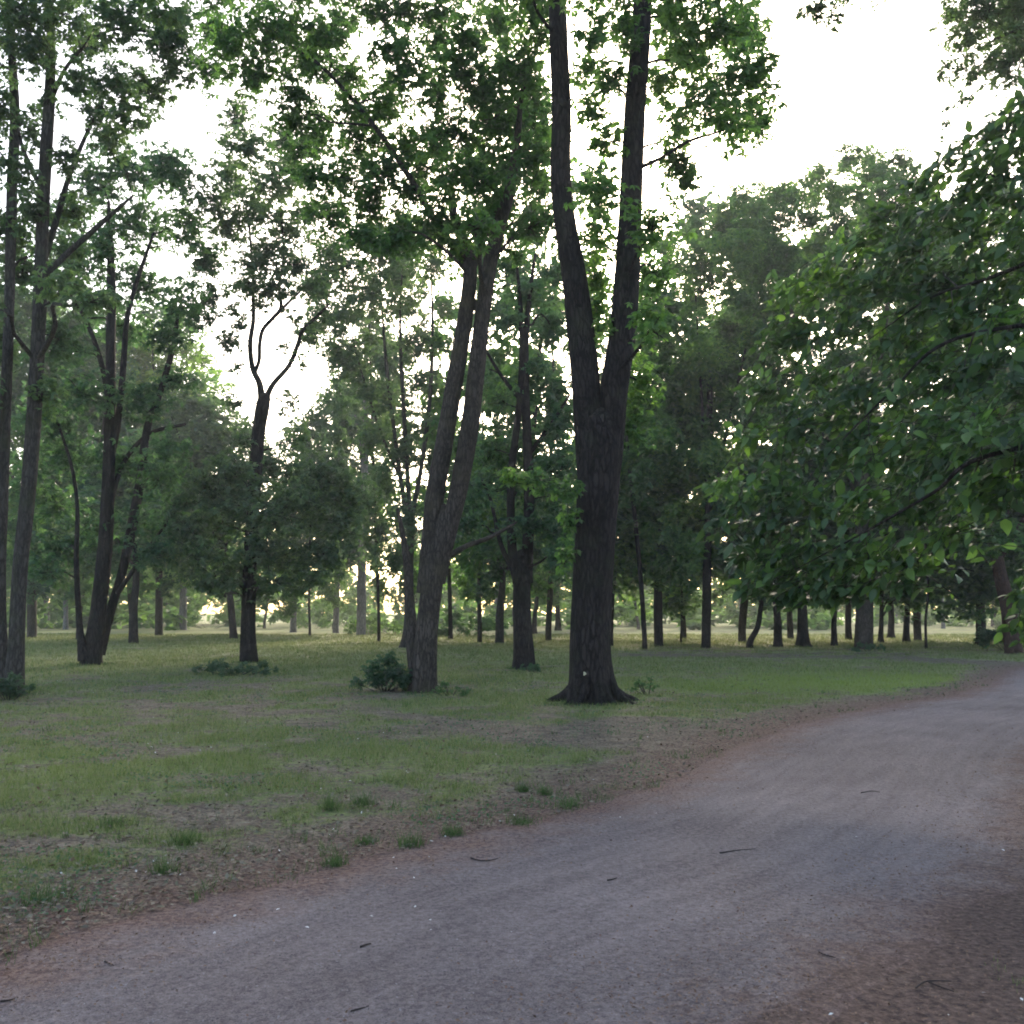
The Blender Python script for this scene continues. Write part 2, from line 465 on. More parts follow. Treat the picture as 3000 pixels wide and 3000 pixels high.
# ------------------------------------------------------------------ ground and path
def axis(parts):
    return np.unique(np.concatenate([np.arange(a, b, s) for a, b, s in parts]).round(4))

def add_attr(me, name, v):
    a = me.attributes.new(name, 'FLOAT', 'POINT'); a.data.foreach_set('value', np.asarray(v, np.float32))

gx = axis([(-900, -100, 60), (-100, -40, 3), (-40, -9, 0.8), (-9, 13, 0.2), (13, 45, 0.8), (45, 120, 3), (120, 901, 60)])
gy = axis([(-60, 1, 4), (1, 24, 0.2), (24, 60, 0.5), (60, 130, 2), (130, 1500, 60)])
X, Y = np.meshgrid(gx, gy)
xs, ys = X.ravel(), Y.ravel()
gr, sd = grassiness(xs, ys)
zs = height(xs, ys) - 0.05 * sstep(0.0, 0.45, -sd)
nx, ny = len(gx), len(gy)
idx = np.arange(nx * ny).reshape(ny, nx)
quads = np.stack([idx[:-1, :-1].ravel(), idx[:-1, 1:].ravel(), idx[1:, 1:].ravel(), idx[1:, :-1].ravel()], 1)
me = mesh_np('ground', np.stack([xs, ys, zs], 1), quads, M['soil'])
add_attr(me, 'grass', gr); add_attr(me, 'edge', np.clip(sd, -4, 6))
add_attr(me, 'dry', sstep(21, 40, np.hypot(xs, ys)) * (0.5 + 0.5 * fbm(xs / 6, ys / 6, 61, 3)))  # dry grass by distance, with the clearing's brighter light painted in
def lush_sunlit_mask(x, y):  # greener patches; the one at the bend carries painted sunlight
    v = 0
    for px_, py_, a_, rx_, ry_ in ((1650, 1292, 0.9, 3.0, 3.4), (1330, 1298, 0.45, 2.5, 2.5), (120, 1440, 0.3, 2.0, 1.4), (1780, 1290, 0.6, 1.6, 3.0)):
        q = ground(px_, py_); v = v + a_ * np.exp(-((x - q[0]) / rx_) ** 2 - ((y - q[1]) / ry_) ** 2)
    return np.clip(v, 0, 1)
_l = ground(1650, 1292); _l2 = ground(1330, 1298); _l3 = ground(120, 1440)  # same patches on the soil, sunlight at the bend painted in
add_attr(me, 'lush_sunlit', np.clip(0.85 * np.exp(-((xs - _l[0]) / 3.0) ** 2 - ((ys - _l[1]) / 3.2) ** 2) + 0.45 * np.exp(-((xs - _l2[0]) / 2.5) ** 2 - ((ys - _l2[1]) / 2.5) ** 2) + 0.3 * np.exp(-((xs - _l3[0]) / 2.0) ** 2 - ((ys - _l3[1]) / 1.4) ** 2), 0, 1) * sstep(0.25, 0.6, gr))
add_attr(me, 'mould', np.where((poly_dist(xs, ys, MIDF)[1] < 0) & (ys < 26), 0.9 * sstep(-0.6, 0.2, sd), 0.0))  # leaf mould right of the path, tree shade painted into its colour
o = mobj('ground', me, kind='structure'); o['label'] = 'worn grass and bare earth of the park floor'

cl = resample(MIDF, 0.16)
cl = cl[(cl[:, 1] > -2) & (cl[:, 1] < 62)]
tg = np.gradient(cl, axis=0); tg /= np.linalg.norm(tg, axis=1)[:, None]
for _ in range(8):
    tg[1:-1] = (tg[:-2] + 2 * tg[1:-1] + tg[2:]) / 4
nr = np.stack([tg[:, 1], -tg[:, 0]], 1)
off = np.linspace(-2.0, 2.0, 34)
PX = cl[:, None, 0] + nr[:, None, 0] * off[None]; PY = cl[:, None, 1] + nr[:, None, 1] * off[None]
sdp, _ = path_sd(PX.ravel(), PY.ravel())
al = np.repeat(np.arange(len(cl)) * 0.16, len(off)); aw = np.tile(off, len(cl))
pz = height(PX.ravel(), PY.ravel()) + 0.006 - 0.05 * sstep(0.0, 0.3, sdp) - 0.018 * np.exp(-((np.abs(aw) - 0.75) / 0.22) ** 2) * fbm(al / 3, aw, 55, 2)
idx = np.arange(len(pz)).reshape(len(cl), len(off))
quads = np.stack([idx[:-1, :-1].ravel(), idx[:-1, 1:].ravel(), idx[1:, 1:].ravel(), idx[1:, :-1].ravel()], 1)
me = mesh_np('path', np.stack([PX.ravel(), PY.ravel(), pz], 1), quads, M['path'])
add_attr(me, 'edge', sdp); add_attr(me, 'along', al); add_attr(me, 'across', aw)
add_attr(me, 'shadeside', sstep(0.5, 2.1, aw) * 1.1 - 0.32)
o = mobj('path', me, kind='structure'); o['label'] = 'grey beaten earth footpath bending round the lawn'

# ------------------------------------------------------------------ tubes (trunks, limbs, branches)
def smooth_line(P, n):
    P = np.asarray(P, float)
    if len(P) == 2:
        t = np.linspace(0, 1, n)[:, None]; return P[0] * (1 - t) + P[1] * t
    Q = np.vstack([2 * P[0] - P[1], P, 2 * P[-1] - P[-2]])
    seg = len(P) - 1
    u = np.linspace(0, seg, n)
    i = np.minimum(u.astype(int), seg - 1); t = (u - i)[:, None]
    p0, p1, p2, p3 = Q[i], Q[i + 1], Q[i + 2], Q[i + 3]
    return 0.5 * (2 * p1 + (p2 - p0) * t + (2 * p0 - 5 * p1 + 4 * p2 - p3) * t ** 2 + (3 * p1 - p0 - 3 * p2 + p3) * t ** 3)

def tube(P, R, sides=12, rings=None, rough=0.0, flare=0.0, lobes=5, seed=0, flare_h=0.45):
    P = np.asarray(P, float)
    L = np.linalg.norm(np.diff(P, axis=0), axis=1).sum()
    if rings is None: rings = max(4, min(90, int(L / 0.16)))
    S = smooth_line(np.column_stack([P, R]), rings)
    C, r = S[:, :3], np.maximum(S[:, 3], 0.002)
    T = np.gradient(C, axis=0); T /= np.linalg.norm(T, axis=1)[:, None] + 1e-9
    a = np.array([1.0, 0, 0]) if abs(T[0][0]) < 0.8 else np.array([0, 1.0, 0])
    Us = []
    u = a - T[0] * (a @ T[0]); u /= np.linalg.norm(u)
    for k in range(rings):
        u = u - T[k] * (u @ T[k]); u /= np.linalg.norm(u); Us.append(u)
    U = np.array(Us); V = np.cross(T, U)
    th = np.linspace(0, 2 * math.pi, sides, endpoint=False)
    rs = np.random.default_rng(seed)
    ph = rs.uniform(0, 6.28, 8)
    s = np.linspace(0, L, rings)[:, None]
    k = np.ones((rings, sides))
    if rough:
        for j, (fa, fz) in enumerate(((2, 0.5), (3, 0.9), (5, 1.4), (7, 0.7))):
            k += rough * (1.0 / (1 + 0.4 * j)) * np.cos(fa * th[None] + ph[j] + np.sin(s * fz + ph[j + 4]) * 1.6)
        k += rough * 0.6 * (rs.random((rings, sides)) - 0.5)
    if flare:
        lob = (0.5 + 0.5 * np.cos(lobes * th + ph[0] + 0.8 * np.cos(2 * th + ph[1])))[None] ** 2.2
        k += flare * np.exp(-np.maximum(s - 0.25, 0) / flare_h) * (0.22 + 1.15 * lob)
        k += 0.06 * np.exp(-s / 2.5) * np.cos(lobes * th + ph[0])[None]
    rad = r[:, None] * k
    Vt = C[:, None] + rad[..., None] * (np.cos(th)[None, :, None] * U[:, None] + np.sin(th)[None, :, None] * V[:, None])
    Vt = Vt.reshape(-1, 3)
    i = np.arange(rings * sides).reshape(rings, sides)
    j = np.roll(i, -1, axis=1)
    q = np.stack([i[:-1].ravel(), j[:-1].ravel(), j[1:].ravel(), i[1:].ravel()], 1)
    Vt = np.vstack([Vt, C[-1] + T[-1] * r[-1] * 0.6])
    tip = np.stack([i[-1], j[-1], np.full(sides, len(Vt) - 1)], 1)
    return Vt, q, tip

def tube_obj(name, P, R, mat, parent, origin, **kw):
    v, q, t = tube(P, R, **kw)
    return mobj(name, mesh_np(name, v - origin, [q, t], mat), parent)

def sticks(A, B, ra, rb):
    """many thin three-sided twigs in one mesh"""
    A, B = np.asarray(A), np.asarray(B)
    n = len(A)
    d = B - A; d /= np.linalg.norm(d, axis=1)[:, None] + 1e-9
    h = np.where(np.abs(d[:, 2:3]) > 0.8, np.array([[1.0, 0, 0]]), np.array([[0, 0, 1.0]]))
    u = np.cross(d, h); u /= np.linalg.norm(u, axis=1)[:, None] + 1e-9
    v = np.cross(d, u)
    V = np.empty((n, 6, 3))
    for k in range(3):
        c, s = math.cos(k * 2.0944), math.sin(k * 2.0944)
        V[:, k] = A + (u * c + v * s) * np.reshape(ra, (-1, 1)); V[:, 3 + k] = B + (u * c + v * s) * np.reshape(rb, (-1, 1))
    base = (np.arange(n) * 6)[:, None]
    q = np.concatenate([base + np.array([[k, (k + 1) % 3, 3 + (k + 1) % 3, 3 + k]]) for k in range(3)])
    return V.reshape(-1, 3), q

# ------------------------------------------------------------------ leaves
def unit(v):
    return v / (np.linalg.norm(v, axis=-1, keepdims=True) + 1e-9)

def kites(P, D, up, L, wid=0.46, fold=0.10):
    n = len(P)
    D = unit(D); S = unit(np.cross(D, up)); Nn = np.cross(S, D)
    L = np.reshape(L, (-1, 1))
    V = np.empty((n, 4, 3))
    V[:, 0] = P
    V[:, 1] = P + D * L * 0.48 + S * L * wid * 0.5 + Nn * L * fold
    V[:, 2] = P + D * L
    V[:, 3] = P + D * L * 0.48 - S * L * wid * 0.5 + Nn * L * fold
    b = (np.arange(n) * 4)[:, None]
    f = np.concatenate([b + np.array([[0, 1, 2]]), b + np.array([[0, 2, 3]])])
    return V.reshape(-1, 3), f

OV = np.array([[0, 0, 0], [-.23, .22, .03], [0, .22, -.01], [.23, .22, .03], [-.25, .52, .03], [0, .52, 0], [.25, .52, .03], [-.14, .8, .0], [0, .8, -.02], [.14, .8, .0], [0, 1.03, -.09]])
OF3 = np.array([[0, 2, 1], [0, 3, 2], [7, 8, 10], [8, 9, 10]])
OF4 = np.array([[1, 2, 5, 4], [2, 3, 6, 5], [4, 5, 8, 7], [5, 6, 9, 8]])

def ovates(P, D, up, L):
    n = len(P)
    D = unit(D); S = unit(np.cross(D, up)); Nn = np.cross(S, D)
    L = np.reshape(L, (-1, 1, 1))
    V = P[:, None] + L * (OV[None, :, 0:1] * S[:, None] + OV[None, :, 1:2] * D[:, None] + OV[None, :, 2:3] * Nn[:, None])
    b = (np.arange(n) * 11)[:, None, None]
    return V.reshape(-1, 3), [(b + OF3[None]).reshape(-1, 3), (b + OF4[None]).reshape(-1, 4)]

def rand_dirs(n, r):
    v = r.normal(size=(n, 3)); return unit(v)

def blob_leaves(blobs, L, dens, style, r, droop=0.45):
    """blobs: (centre, radii) -> leaf positions, directions, up vectors, lengths and the twigs that carry them"""
    LP, LD, LU, LL, TA, TB = [], [], [], [], [], []
    global TONE
    tones = []
    for c, rad, w in blobs:
        tone = r.uniform(0, 1) ** 1.3
        area = math.pi * rad[0] * rad[2]
        n = dens * w * area / (0.115 * L * L)
        per = 15 if style == 'palm' else 12
        nt = max(3, int(n / per))
        dr = rand_dirs(nt, r)
        q = r.random(nt) ** 0.45
        end = c + dr * q[:, None] * rad * (1 + 0.25 * r.normal(size=(nt, 1)) * (r.random((nt, 1)) < 0.3))
        out = unit(dr * np.array([1, 1, 0.35]) + r.normal(size=(nt, 3)) * 0.5 + np.array([0, 0, -0.15]))
        tl = (0.30 + 0.5 * r.random((nt, 1))) * min(1.0, 1.2 * float(np.mean(rad))) * (L / 0.14) ** 0.5
        st = end - out * tl
        TA.append(st); TB.append(end)
        if style == 'palm':
            nc = 3
            t = np.stack([np.full(nt, 1.0), r.uniform(0.45, 0.85, nt), r.uniform(0.0, 0.5, nt)], 1)
            cp = st[:, None] + (end - st)[:, None] * t[..., None] + r.normal(size=(nt, nc, 3)) * 0.35 * L
            cp = cp.reshape(-1, 3); m = len(cp)
            az0 = r.uniform(0, 6.28, m)
            tilt = unit(np.array([0, 0, 1.0]) + r.normal(size=(m, 3)) * 0.42)
            a = unit(np.cross(tilt, np.array([1.0, 0.13, 0.07]))); b = np.cross(tilt, a)
            for k in range(5):
                az = az0 + k * 1.2566 + r.normal(size=m) * 0.2
                d = a * np.cos(az)[:, None] + b * np.sin(az)[:, None] - tilt * (droop + 0.35 * r.random((m, 1)))
                LP.append(cp); LD.append(d); LU.append(tilt); LL.append(L * r.uniform(0.65, 1.2, m)); tones.append(np.full(m, tone))
        else:
            k = 12
            t = np.linspace(0.08, 1.0, k)[None] + r.uniform(-0.04, 0.04, (nt, k))
            p = (st[:, None] + (end - st)[:, None] * t[..., None]).reshape(-1, 3)
            tw = np.repeat(unit(end - st), k, axis=0)
            up = unit(np.array([0, 0, 1.0]) + r.normal(size=(nt, 3)) * 0.30); up = np.repeat(up, k, axis=0)
            sd_ = unit(np.cross(tw, up)) * np.tile(np.where(np.arange(k) % 2, 1, -1), nt)[:, None]
            d = tw * 0.55 + sd_ * 0.85 + r.normal(size=(nt * k, 3)) * 0.25 - np.array([0, 0, 1.0]) * (droop * 0.5)
            LP.append(p); LD.append(d); LU.append(unit(up + r.normal(size=(nt * k, 3)) * 0.28)); LL.append(L * r.uniform(0.6, 1.15, nt * k)); tones.append(np.full(nt * k, tone))
    TONE = np.concatenate(tones)
    return np.concatenate(LP), np.concatenate(LD), np.concatenate(LU), np.concatenate(LL), np.concatenate(TA), np.concatenate(TB)

TRI = [0]
KS = 1.22

def px_line(line, d, base_extra=True):
    P, R = [], []
    for i, e in enumerate(line):
        x, y, w = e[:3]; off = e[3] if len(e) > 3 else 0.0
        P.append(at(x, y, d + off)); R.append(0.5 * w * (d + off) / F)
    return np.array(P), np.array(R)

def fill(cx, cy, rx, ry, n, s, r, ylim=None):
    """n foliage clumps spread through an outline, as (x, y, rx, ry)"""
    pts = []
    for _ in range(n):
        best, bd = None, -1
        for _k in range(8):
            a, q = r.uniform(0, 6.28), r.random() ** 0.5
            p = (cx + rx * q * math.cos(a), cy + ry * q * math.sin(a))
            if ylim and p[1] > ylim: continue
            dd = min([((p[0] - u[0]) ** 2 + (p[1] - u[1]) ** 2) for u in pts] or [1e9])
            if dd > bd: best, bd = p, dd
        if best is None: continue
        k = s * r.uniform(0.75, 1.25)
        pts.append((best[0], best[1], k, k * r.uniform(0.6, 0.85)))
    return pts

def grow(name, label, base, trunk, limbs, blobs, mat='leaf_maple', bark='bark_mid', L=0.14, dens=1.5, style='palm', depth=2.2,
         seed=1, cat='tree', sides=18, flare=0.5, lobes=5, fine=True, rough=0.05, group=None, droop=0.45, flare_h=0.45, d=None, ks=1.25):
    r = np.random.default_rng(seed)
    g = ground(*base)
    if d is None: d = g[1]
    else: g = at(base[0], base[1], d)
    org = np.array([g[0], d, gz(g)])
    root = empty(name, tuple(org))
    tag(root, label, cat, group)
    skel = []                 # sampled wood: point, radius, direction
    P, R = px_line(trunk, d)
    P[0] = [g[0], d, org[2] - 0.25]
    tube_obj('trunk', P, R, M[bark], root, org, sides=sides, rough=rough, flare=flare, lobes=lobes, seed=seed, flare_h=flare_h)
    S = smooth_line(np.column_stack([P, R]), 30)
    skel.append(S[8:] if limbs else S[10:])
    for i, lm in enumerate(limbs):
        P, R = px_line(lm, d)
        tube_obj('limb', P, R, M[bark], root, org, sides=max(8, sides - 4), rough=rough, seed=seed + i + 1)
        S = smooth_line(np.column_stack([P, R]), 30); skel.append(S[5:])
    SK = np.concatenate(skel)
    B = []
    for b in blobs:
        x, y, sx, sy = b[:4]
        off = b[4] if len(b) > 4 else float(np.clip(r.normal(), -1.6, 1.6)) * depth * 0.6
        w = b[5] if len(b) > 5 else 1.0
        c = at(x, y, d + off); k = ks * (d + off) / F
        B.append((c, np.array([sx * k, 0.5 * (sx + sy) * k * 1.1, sy * k]), w))
    # wood reaches every clump, the nearest clumps first
    todo = sorted(range(len(B)), key=lambda i: np.min(np.linalg.norm(SK[:, :3] - B[i][0], axis=1)))
    SA, SB, SR0, SR1 = [], [], [], []
    for i in todo:
        c, rad, w = B[i]
        dl = c - SK[:, :3]
        dist = np.linalg.norm(dl, axis=1)
        cost = dist + 1.2 * np.maximum(0, SK[:, 2] - c[2] + 0.15 * dist) - 2.0 * np.minimum(SK[:, 3], 0.1)
        k = int(np.argmin(cost))
        p0 = SK[k, :3]; ln = dist[k]
        if ln < 0.15: continue
        r0 = min(0.62 * SK[k, 3], 0.014 + 0.015 * ln); r1 = max(0.006, 0.35 * r0)
        mid = p0 * 0.5 + c * 0.5 + np.array([0, 0, 0.12 * ln]) + r.normal(size=3) * 0.07 * ln
        q1 = p0 * 0.75 + mid * 0.25 + r.normal(size=3) * 0.03 * ln
        pts = np.array([p0, (p0 + mid) / 2 + r.normal(size=3) * 0.04 * ln, mid, (mid + c) / 2 + r.normal(size=3) * 0.05 * ln, c])
        rr = np.linspace(r0, r1, 5)
        if fine:
            tube_obj('branch', pts, rr, M[bark], root, org, sides=7, rings=max(6, min(16, int(ln / 0.22))), rough=0.05, seed=seed + i)
        else:
            SA.append(pts[:-1]); SB.append(pts[1:]); SR0.append(rr[:-1]); SR1.append(rr[1:])
        S = smooth_line(np.column_stack([pts, rr]), 8); SK = np.vstack([SK, S[2:]])
        nsub = 6 if fine else 3
        e = c + rand_dirs(nsub, r) * rad * 0.75
        m_ = c * 0.5 + e * 0.5 + r.normal(size=(nsub, 3)) * 0.1 * rad
        SA += [np.repeat(c[None], nsub, 0), m_]; SB += [m_, e]
        SR0 += [np.full(nsub, r1), np.full(nsub, r1 * 0.7)]; SR1 += [np.full(nsub, r1 * 0.7), np.full(nsub, 0.004)]
    LP, LD, LU, LL, TA, TB = blob_leaves(B, L, dens, style, r, droop)
    V, f = kites(LP, LD, LU, LL, 0.54 if style == 'palm' else 0.66)
    TRI[0] += len(f)
    cm = mesh_np('crown', V - org, f, M[mat], smooth=False); add_attr(cm, 'tone', np.repeat(TONE, 4))
    cr = mobj('crown', cm, root, 'stuff')
    if fine:
        SA.append(TA); SB.append(TB); SR0.append(np.full(len(TA), 0.006)); SR1.append(np.full(len(TA), 0.003))
    if SA:
        V, q = sticks(np.concatenate(SA) - org, np.concatenate(SB) - org, np.concatenate(SR0), np.concatenate(SR1))
        mobj('twigs', mesh_np('twigs', V, q, M[bark]), cr, 'stuff')
    return root

R0 = np.random.default_rng(21)

# ------------------------------------------------------------------ the trees of the lawn, near ones first
# the forked tree in the middle
I_bl = [(1350, 55, 90, 65), (1405, 145, 62, 60), (1300, 120, 60, 50), (1425, 232, 36, 48), (1345, 195, 60, 45), (1268, 40, 50, 50), (1400, 60, 50, 50),
        (1285, 235, 40, 42), (1290, 330, 34, 42), (1270, 300, 30, 36), (1380, 240, 40, 40), (1240, 150, 30, 40),
        (1130, 55, 40, 40), (1155, 150, 40, 34), (1118, 212, 40, 30), (1135, 355, 48, 40), (1150, 270, 36, 30), (1110, 130, 35, 30), (1180, 60, 30, 40),
        (1230, 430, 50, 40), (1130, 440, 36, 40), (1240, 520, 40, 44), (1130, 520, 26, 40), (1128, 600, 20, 44), (1225, 620, 40, 50), (1215, 720, 36, 50),
        (1200, 800, 28, 40), (1020, 905, 46, 16, -0.6), (970, 900, 36, 16, -0.8), (1070, 925, 36, 16, -0.7), (1075, 985, 22, 26, -0.4), (1068, 1050, 18, 22, -0.4),
        (1010, 60, 50, 46), (990, 120, 46, 40), (1005, 5, 60, 30), (1250, -60, 120, 60), (1090, -70, 110, 60), (960, -50, 90, 50), (1370, -60, 90, 50),
        (1150, -170, 150, 80), (1300, -180, 120, 80)]
grow('tree', 'dark forked tree with flared roots beside the path bend', (1118, 1326),
     [(1118, 1345, 80), (1117, 1300, 76), (1113, 1220, 73), (1117, 1120, 73), (1125, 1000, 75), (1131, 900, 80), (1134, 810, 80), (1134, 775, 44)],
     [[(1116, 960, 44), (1112, 850, 52), (1106, 740, 53), (1096, 620, 51), (1082, 510, 47), (1066, 420, 43), (1058, 330, 41), (1060, 220, 39), (1055, 100, 37), (1051, 0, 34), (1045, -120, 26), (1050, -240, 14)],
      [(1140, 960, 44), (1150, 850, 52), (1158, 740, 55), (1172, 640, 54), (1180, 560, 52), (1186, 450, 48), (1192, 330, 45), (1198, 210, 42), (1206, 110, 39), (1212, 0, 35), (1222, -130, 24), (1215, -240, 14)]],
     I_bl, 'leaf_maple', 'bark_dark', 0.138, 1.55, 'palm', 2.2, 101, sides=44, flare=0.9, lobes=5, flare_h=0.38, rough=0.035)

# the leaning twin stem left of it
F_bl = [(960, 305, 60, 50), (900, 335, 56, 44), (850, 330, 56, 44), (820, 415, 56, 44), (1000, 300, 42, 54), (1020, 350, 36, 40), (860, 250, 80, 46), (930, 225, 70, 50), (1000, 225, 56, 50),
        (940, 130, 66, 50), (870, 130, 60, 44), (1000, 160, 46, 40), (835, 80, 54, 40), (770, 130, 54, 44), (725, 200, 58, 46), (680, 265, 62, 46), (640, 335, 56, 46), (715, 325, 54, 44),
        (770, 275, 44, 34), (700, 395, 60, 42), (620, 410, 48, 42), (780, 365, 44, 34), (600, 130, 60, 34), (520, 60, 80, 50), (440, 85, 70, 44), (390, 130, 40, 34), (560, 175, 50, 30),
        (620, 70, 50, 34), (710, 25, 56, 26), (830, 25, 50, 26), (480, 145, 60, 40), (660, 140, 40, 34), (940, 50, 60, 40), (880, 60, 40, 34), (900, 430, 46, 34), (960, 400, 40, 34), (1000, 430, 36, 30),
        (560, 290, 34, 30), (880, -50, 110, 50), (740, -60, 110, 50), (580, -50, 110, 50), (440, -30, 90, 40), (960, 470, 34, 30), (860, 470, 40, 34), (740, 450, 50, 34), (780, 450, 50, 34), (680, 450, 44, 34), (1030, 280, 34, 40), (820, 180, 44, 36), (800, 320, 44, 34), (1030, 420, 34, 36), (940, 380, 44, 34), (900, 180, 50, 34), (660, 200, 34, 30), (580, 100, 50, 34), (600, 240, 40, 34), (560, 225, 40, 30), (640, 40, 44, 30), (400, 60, 44, 36), (820, 270, 40, 34), (740, 90, 44, 34), (590, 340, 34, 30), (760, 20, 50, 30)]
grow('tree', 'leaning twin-stemmed grey tree with a leafy shrub at its foot', (797, 1306),
     [(798, 1325, 50), (799, 1290, 47), (804, 1210, 44), (813, 1120, 42), (823, 1040, 40), (834, 985, 34), (838, 955, 18)],
     [[(800, 1120, 28), (811, 1030, 32), (822, 930, 34), (840, 830, 34), (858, 720, 33), (876, 610, 31), (886, 510, 28), (872, 450, 24), (855, 400, 16), (850, 330, 9)],
      [(826, 1100, 28), (844, 1010, 32), (868, 910, 34), (888, 800, 34), (900, 690, 32), (909, 600, 30), (922, 510, 30), (940, 430, 27), (962, 360, 22), (975, 270, 15), (985, 170, 8)],
      [(790, 1290, 30), (780, 1220, 24, 0.2), (774, 1140, 17, 0.4), (768, 1070, 14, 0.5), (760, 1010, 10, 0.6), (750, 960, 6, 0.7)],
      [(846, 1050, 12), (880, 1030, 10), (915, 1018, 9), (950, 1000, 7), (975, 985, 4)],
      [(905, 590, 14), (885, 540, 12, 0.3), (915, 450, 10, 0.6), (945, 380, 7, 0.8)],
      [(885, 510, 16), (830, 430, 13, 0.5), (770, 330, 11, 0.3), (700, 230, 9, 0.2), (600, 120, 6, 0.2), (500, 60, 4, 0.2)]],
     F_bl, 'leaf_maple', 'bark_grey', 0.138, 1.45, 'palm', 2.4, 202, sides=30, flare=0.45, lobes=4, rough=0.06)

# twin trunk on the left edge of the view
A_bl = [(30, 30, 80, 50), (120, 25, 80, 46), (220, 40, 76, 42), (300, 75, 48, 40), (60, 105, 56, 40), (170, 90, 50, 30), (0, 200, 34, 50), (30, 330, 40, 40), (205, 160, 44, 36), (185, 215, 40, 38), (240, 205, 40, 44),
        (262, 150, 32, 30), (205, 265, 34, 34), (20, 440, 54, 50), (45, 520, 54, 34), (125, 535, 60, 30), (170, 570, 46, 24), (0, 640, 30, 50), (110, 640, 40, 40), (-60, 100, 90, 70), (-70, 260, 80, 70),
        (-60, 420, 70, 60), (-80, 560, 70, 60), (60, -50, 120, 50), (200, -40, 100, 40), (-60, -40, 100, 60), (95, 740, 34, 40), (130, 300, 30, 30), (60, 250, 30, 40), (300, 20, 60, 30), (-70, 720, 60, 60), (330, 130, 36, 34), (295, 185, 34, 34), (150, 150, 34, 30), (90, 190, 26, 26, 0, .7), (140, 400, 36, 30), (60, 400, 34, 34), (330, 60, 44, 34), (130, 470, 40, 30)]
grow('tree', 'slim twin-trunked tree at the edge of the lawn with reddish stem', (22, 1312),
     [(24, 1330, 40), (26, 1290, 36), (31, 1220, 30), (38, 1080, 28), (52, 940, 28), (63, 800, 28), (71, 660, 27), (76, 550, 26), (80, 430, 23), (86, 300, 23), (94, 180, 20), (96, 80, 17), (92, -20, 14), (85, -140, 9)],
     [[(12, 1300, 24, 0.2), (3, 1220, 22, 0.25), (0, 1100, 21, 0.3), (4, 950, 21, 0.35), (9, 800, 21, 0.4), (15, 650, 20, 0.4), (19, 500, 19, 0.5), (23, 350, 20, 0.5), (28, 220, 18, 0.5), (20, 80, 14, 0.5), (5, -60, 9, 0.5)],
      [(86, 520, 12), (125, 480, 11), (170, 440, 10), (215, 400, 8), (250, 370, 4)],
      [(80, 500, 13, 0.2), (105, 420, 12, 0.3), (128, 340, 10, 0.4), (160, 260, 8, 0.4), (195, 190, 5, 0.5)],
      [(85, 370, 9), (60, 320, 9, -0.2), (40, 270, 7, -0.3), (25, 200, 4, -0.3)],
      [(92, 200, 9), (130, 120, 7), (200, 60, 5), (280, 60, 3)]],
     A_bl, 'leaf_dusky', 'bark_mid', 0.135, 1.4, 'palm', 2.0, 303, sides=22, flare=0.5, rough=0.04)

# many-stemmed tree behind it
B_bl = [(250, 320, 76, 48), (330, 335, 56, 48), (180, 355, 60, 48), (120, 415, 54, 48), (260, 420, 76, 50), (350, 430, 50, 46), (150, 495, 64, 46), (270, 535, 64, 40), (350, 560, 46, 30), (230, 615, 64, 32), (310, 640, 46, 26),
        (120, 650, 56, 40), (370, 600, 36, 20), (150, 740, 60, 44), (260, 760, 56, 40), (330, 715, 40, 30), (120, 850, 60, 46), (230, 870, 54, 40), (300, 900, 54, 46), (100, 955, 60, 40), (320, 840, 40, 36), (255, 985, 60, 30),
        (110, 1035, 56, 34), (60, 900, 50, 50), (70, 780, 40, 40), (190, 560, 40, 30), (200, 460, 40, 40), (90, 1080, 40, 24), (290, 1040, 50, 26), (310, 300, 40, 30), (390, 480, 34, 30), (180, 1000, 40, 30), (110, 800, 34, 28, -0.2), (85, 770, 30, 26, -0.3), (322, 975, 36, 24, -0.4), (345, 950, 30, 22, -0.4), (336, 590, 34, 26, 0.4)]
grow('tree', 'many-stemmed dark tree with ascending boughs between the edge trunk and the crooked tree', (172, 1254),
     [(172, 1268, 46), (174, 1240, 38), (184, 1170, 29), (193, 1090, 27), (200, 1000, 26), (205, 900, 24), (208, 780, 21), (209, 660, 18), (210, 540, 18), (208, 460, 12), (205, 380, 6)],
     [[(188, 1235, 20, 0.3), (206, 1160, 17, 0.4), (230, 1080, 16, 0.4), (250, 990, 18, 0.4), (266, 900, 16, 0.4), (278, 810, 14, 0.4), (305, 730, 12, 0.4), (325, 660, 10, 0.4), (335, 600, 6, 0.4)],
      [(160, 1245, 26, -0.2), (152, 1200, 14, -0.2), (147, 1130, 11, -0.2), (144, 1050, 10, -0.2), (146, 960, 8, -0.2), (135, 880, 6, -0.2), (110, 800, 4, -0.2)],
      [(206, 880, 14), (222, 800, 13), (232, 700, 12), (240, 600, 10), (262, 520, 8), (290, 440, 5)],
      [(206, 760, 12, 0.3), (190, 680, 10, 0.4), (160, 600, 8, 0.5), (120, 540, 5, 0.6)],
      [(202, 980, 10, 0.2), (230, 880, 9, 0.3), (280, 820, 8, 0.4), (350, 800, 5, 0.4)],
      [(222, 1120, 9, -0.3), (255, 1070, 8, -0.3), (290, 1020, 6, -0.4), (320, 980, 4, -0.4)]],
     B_bl, 'leaf_blue', 'bark_dark', 0.19, 1.35, 'palm', 2.6, 404, sides=20, flare=0.4, rough=0.05)

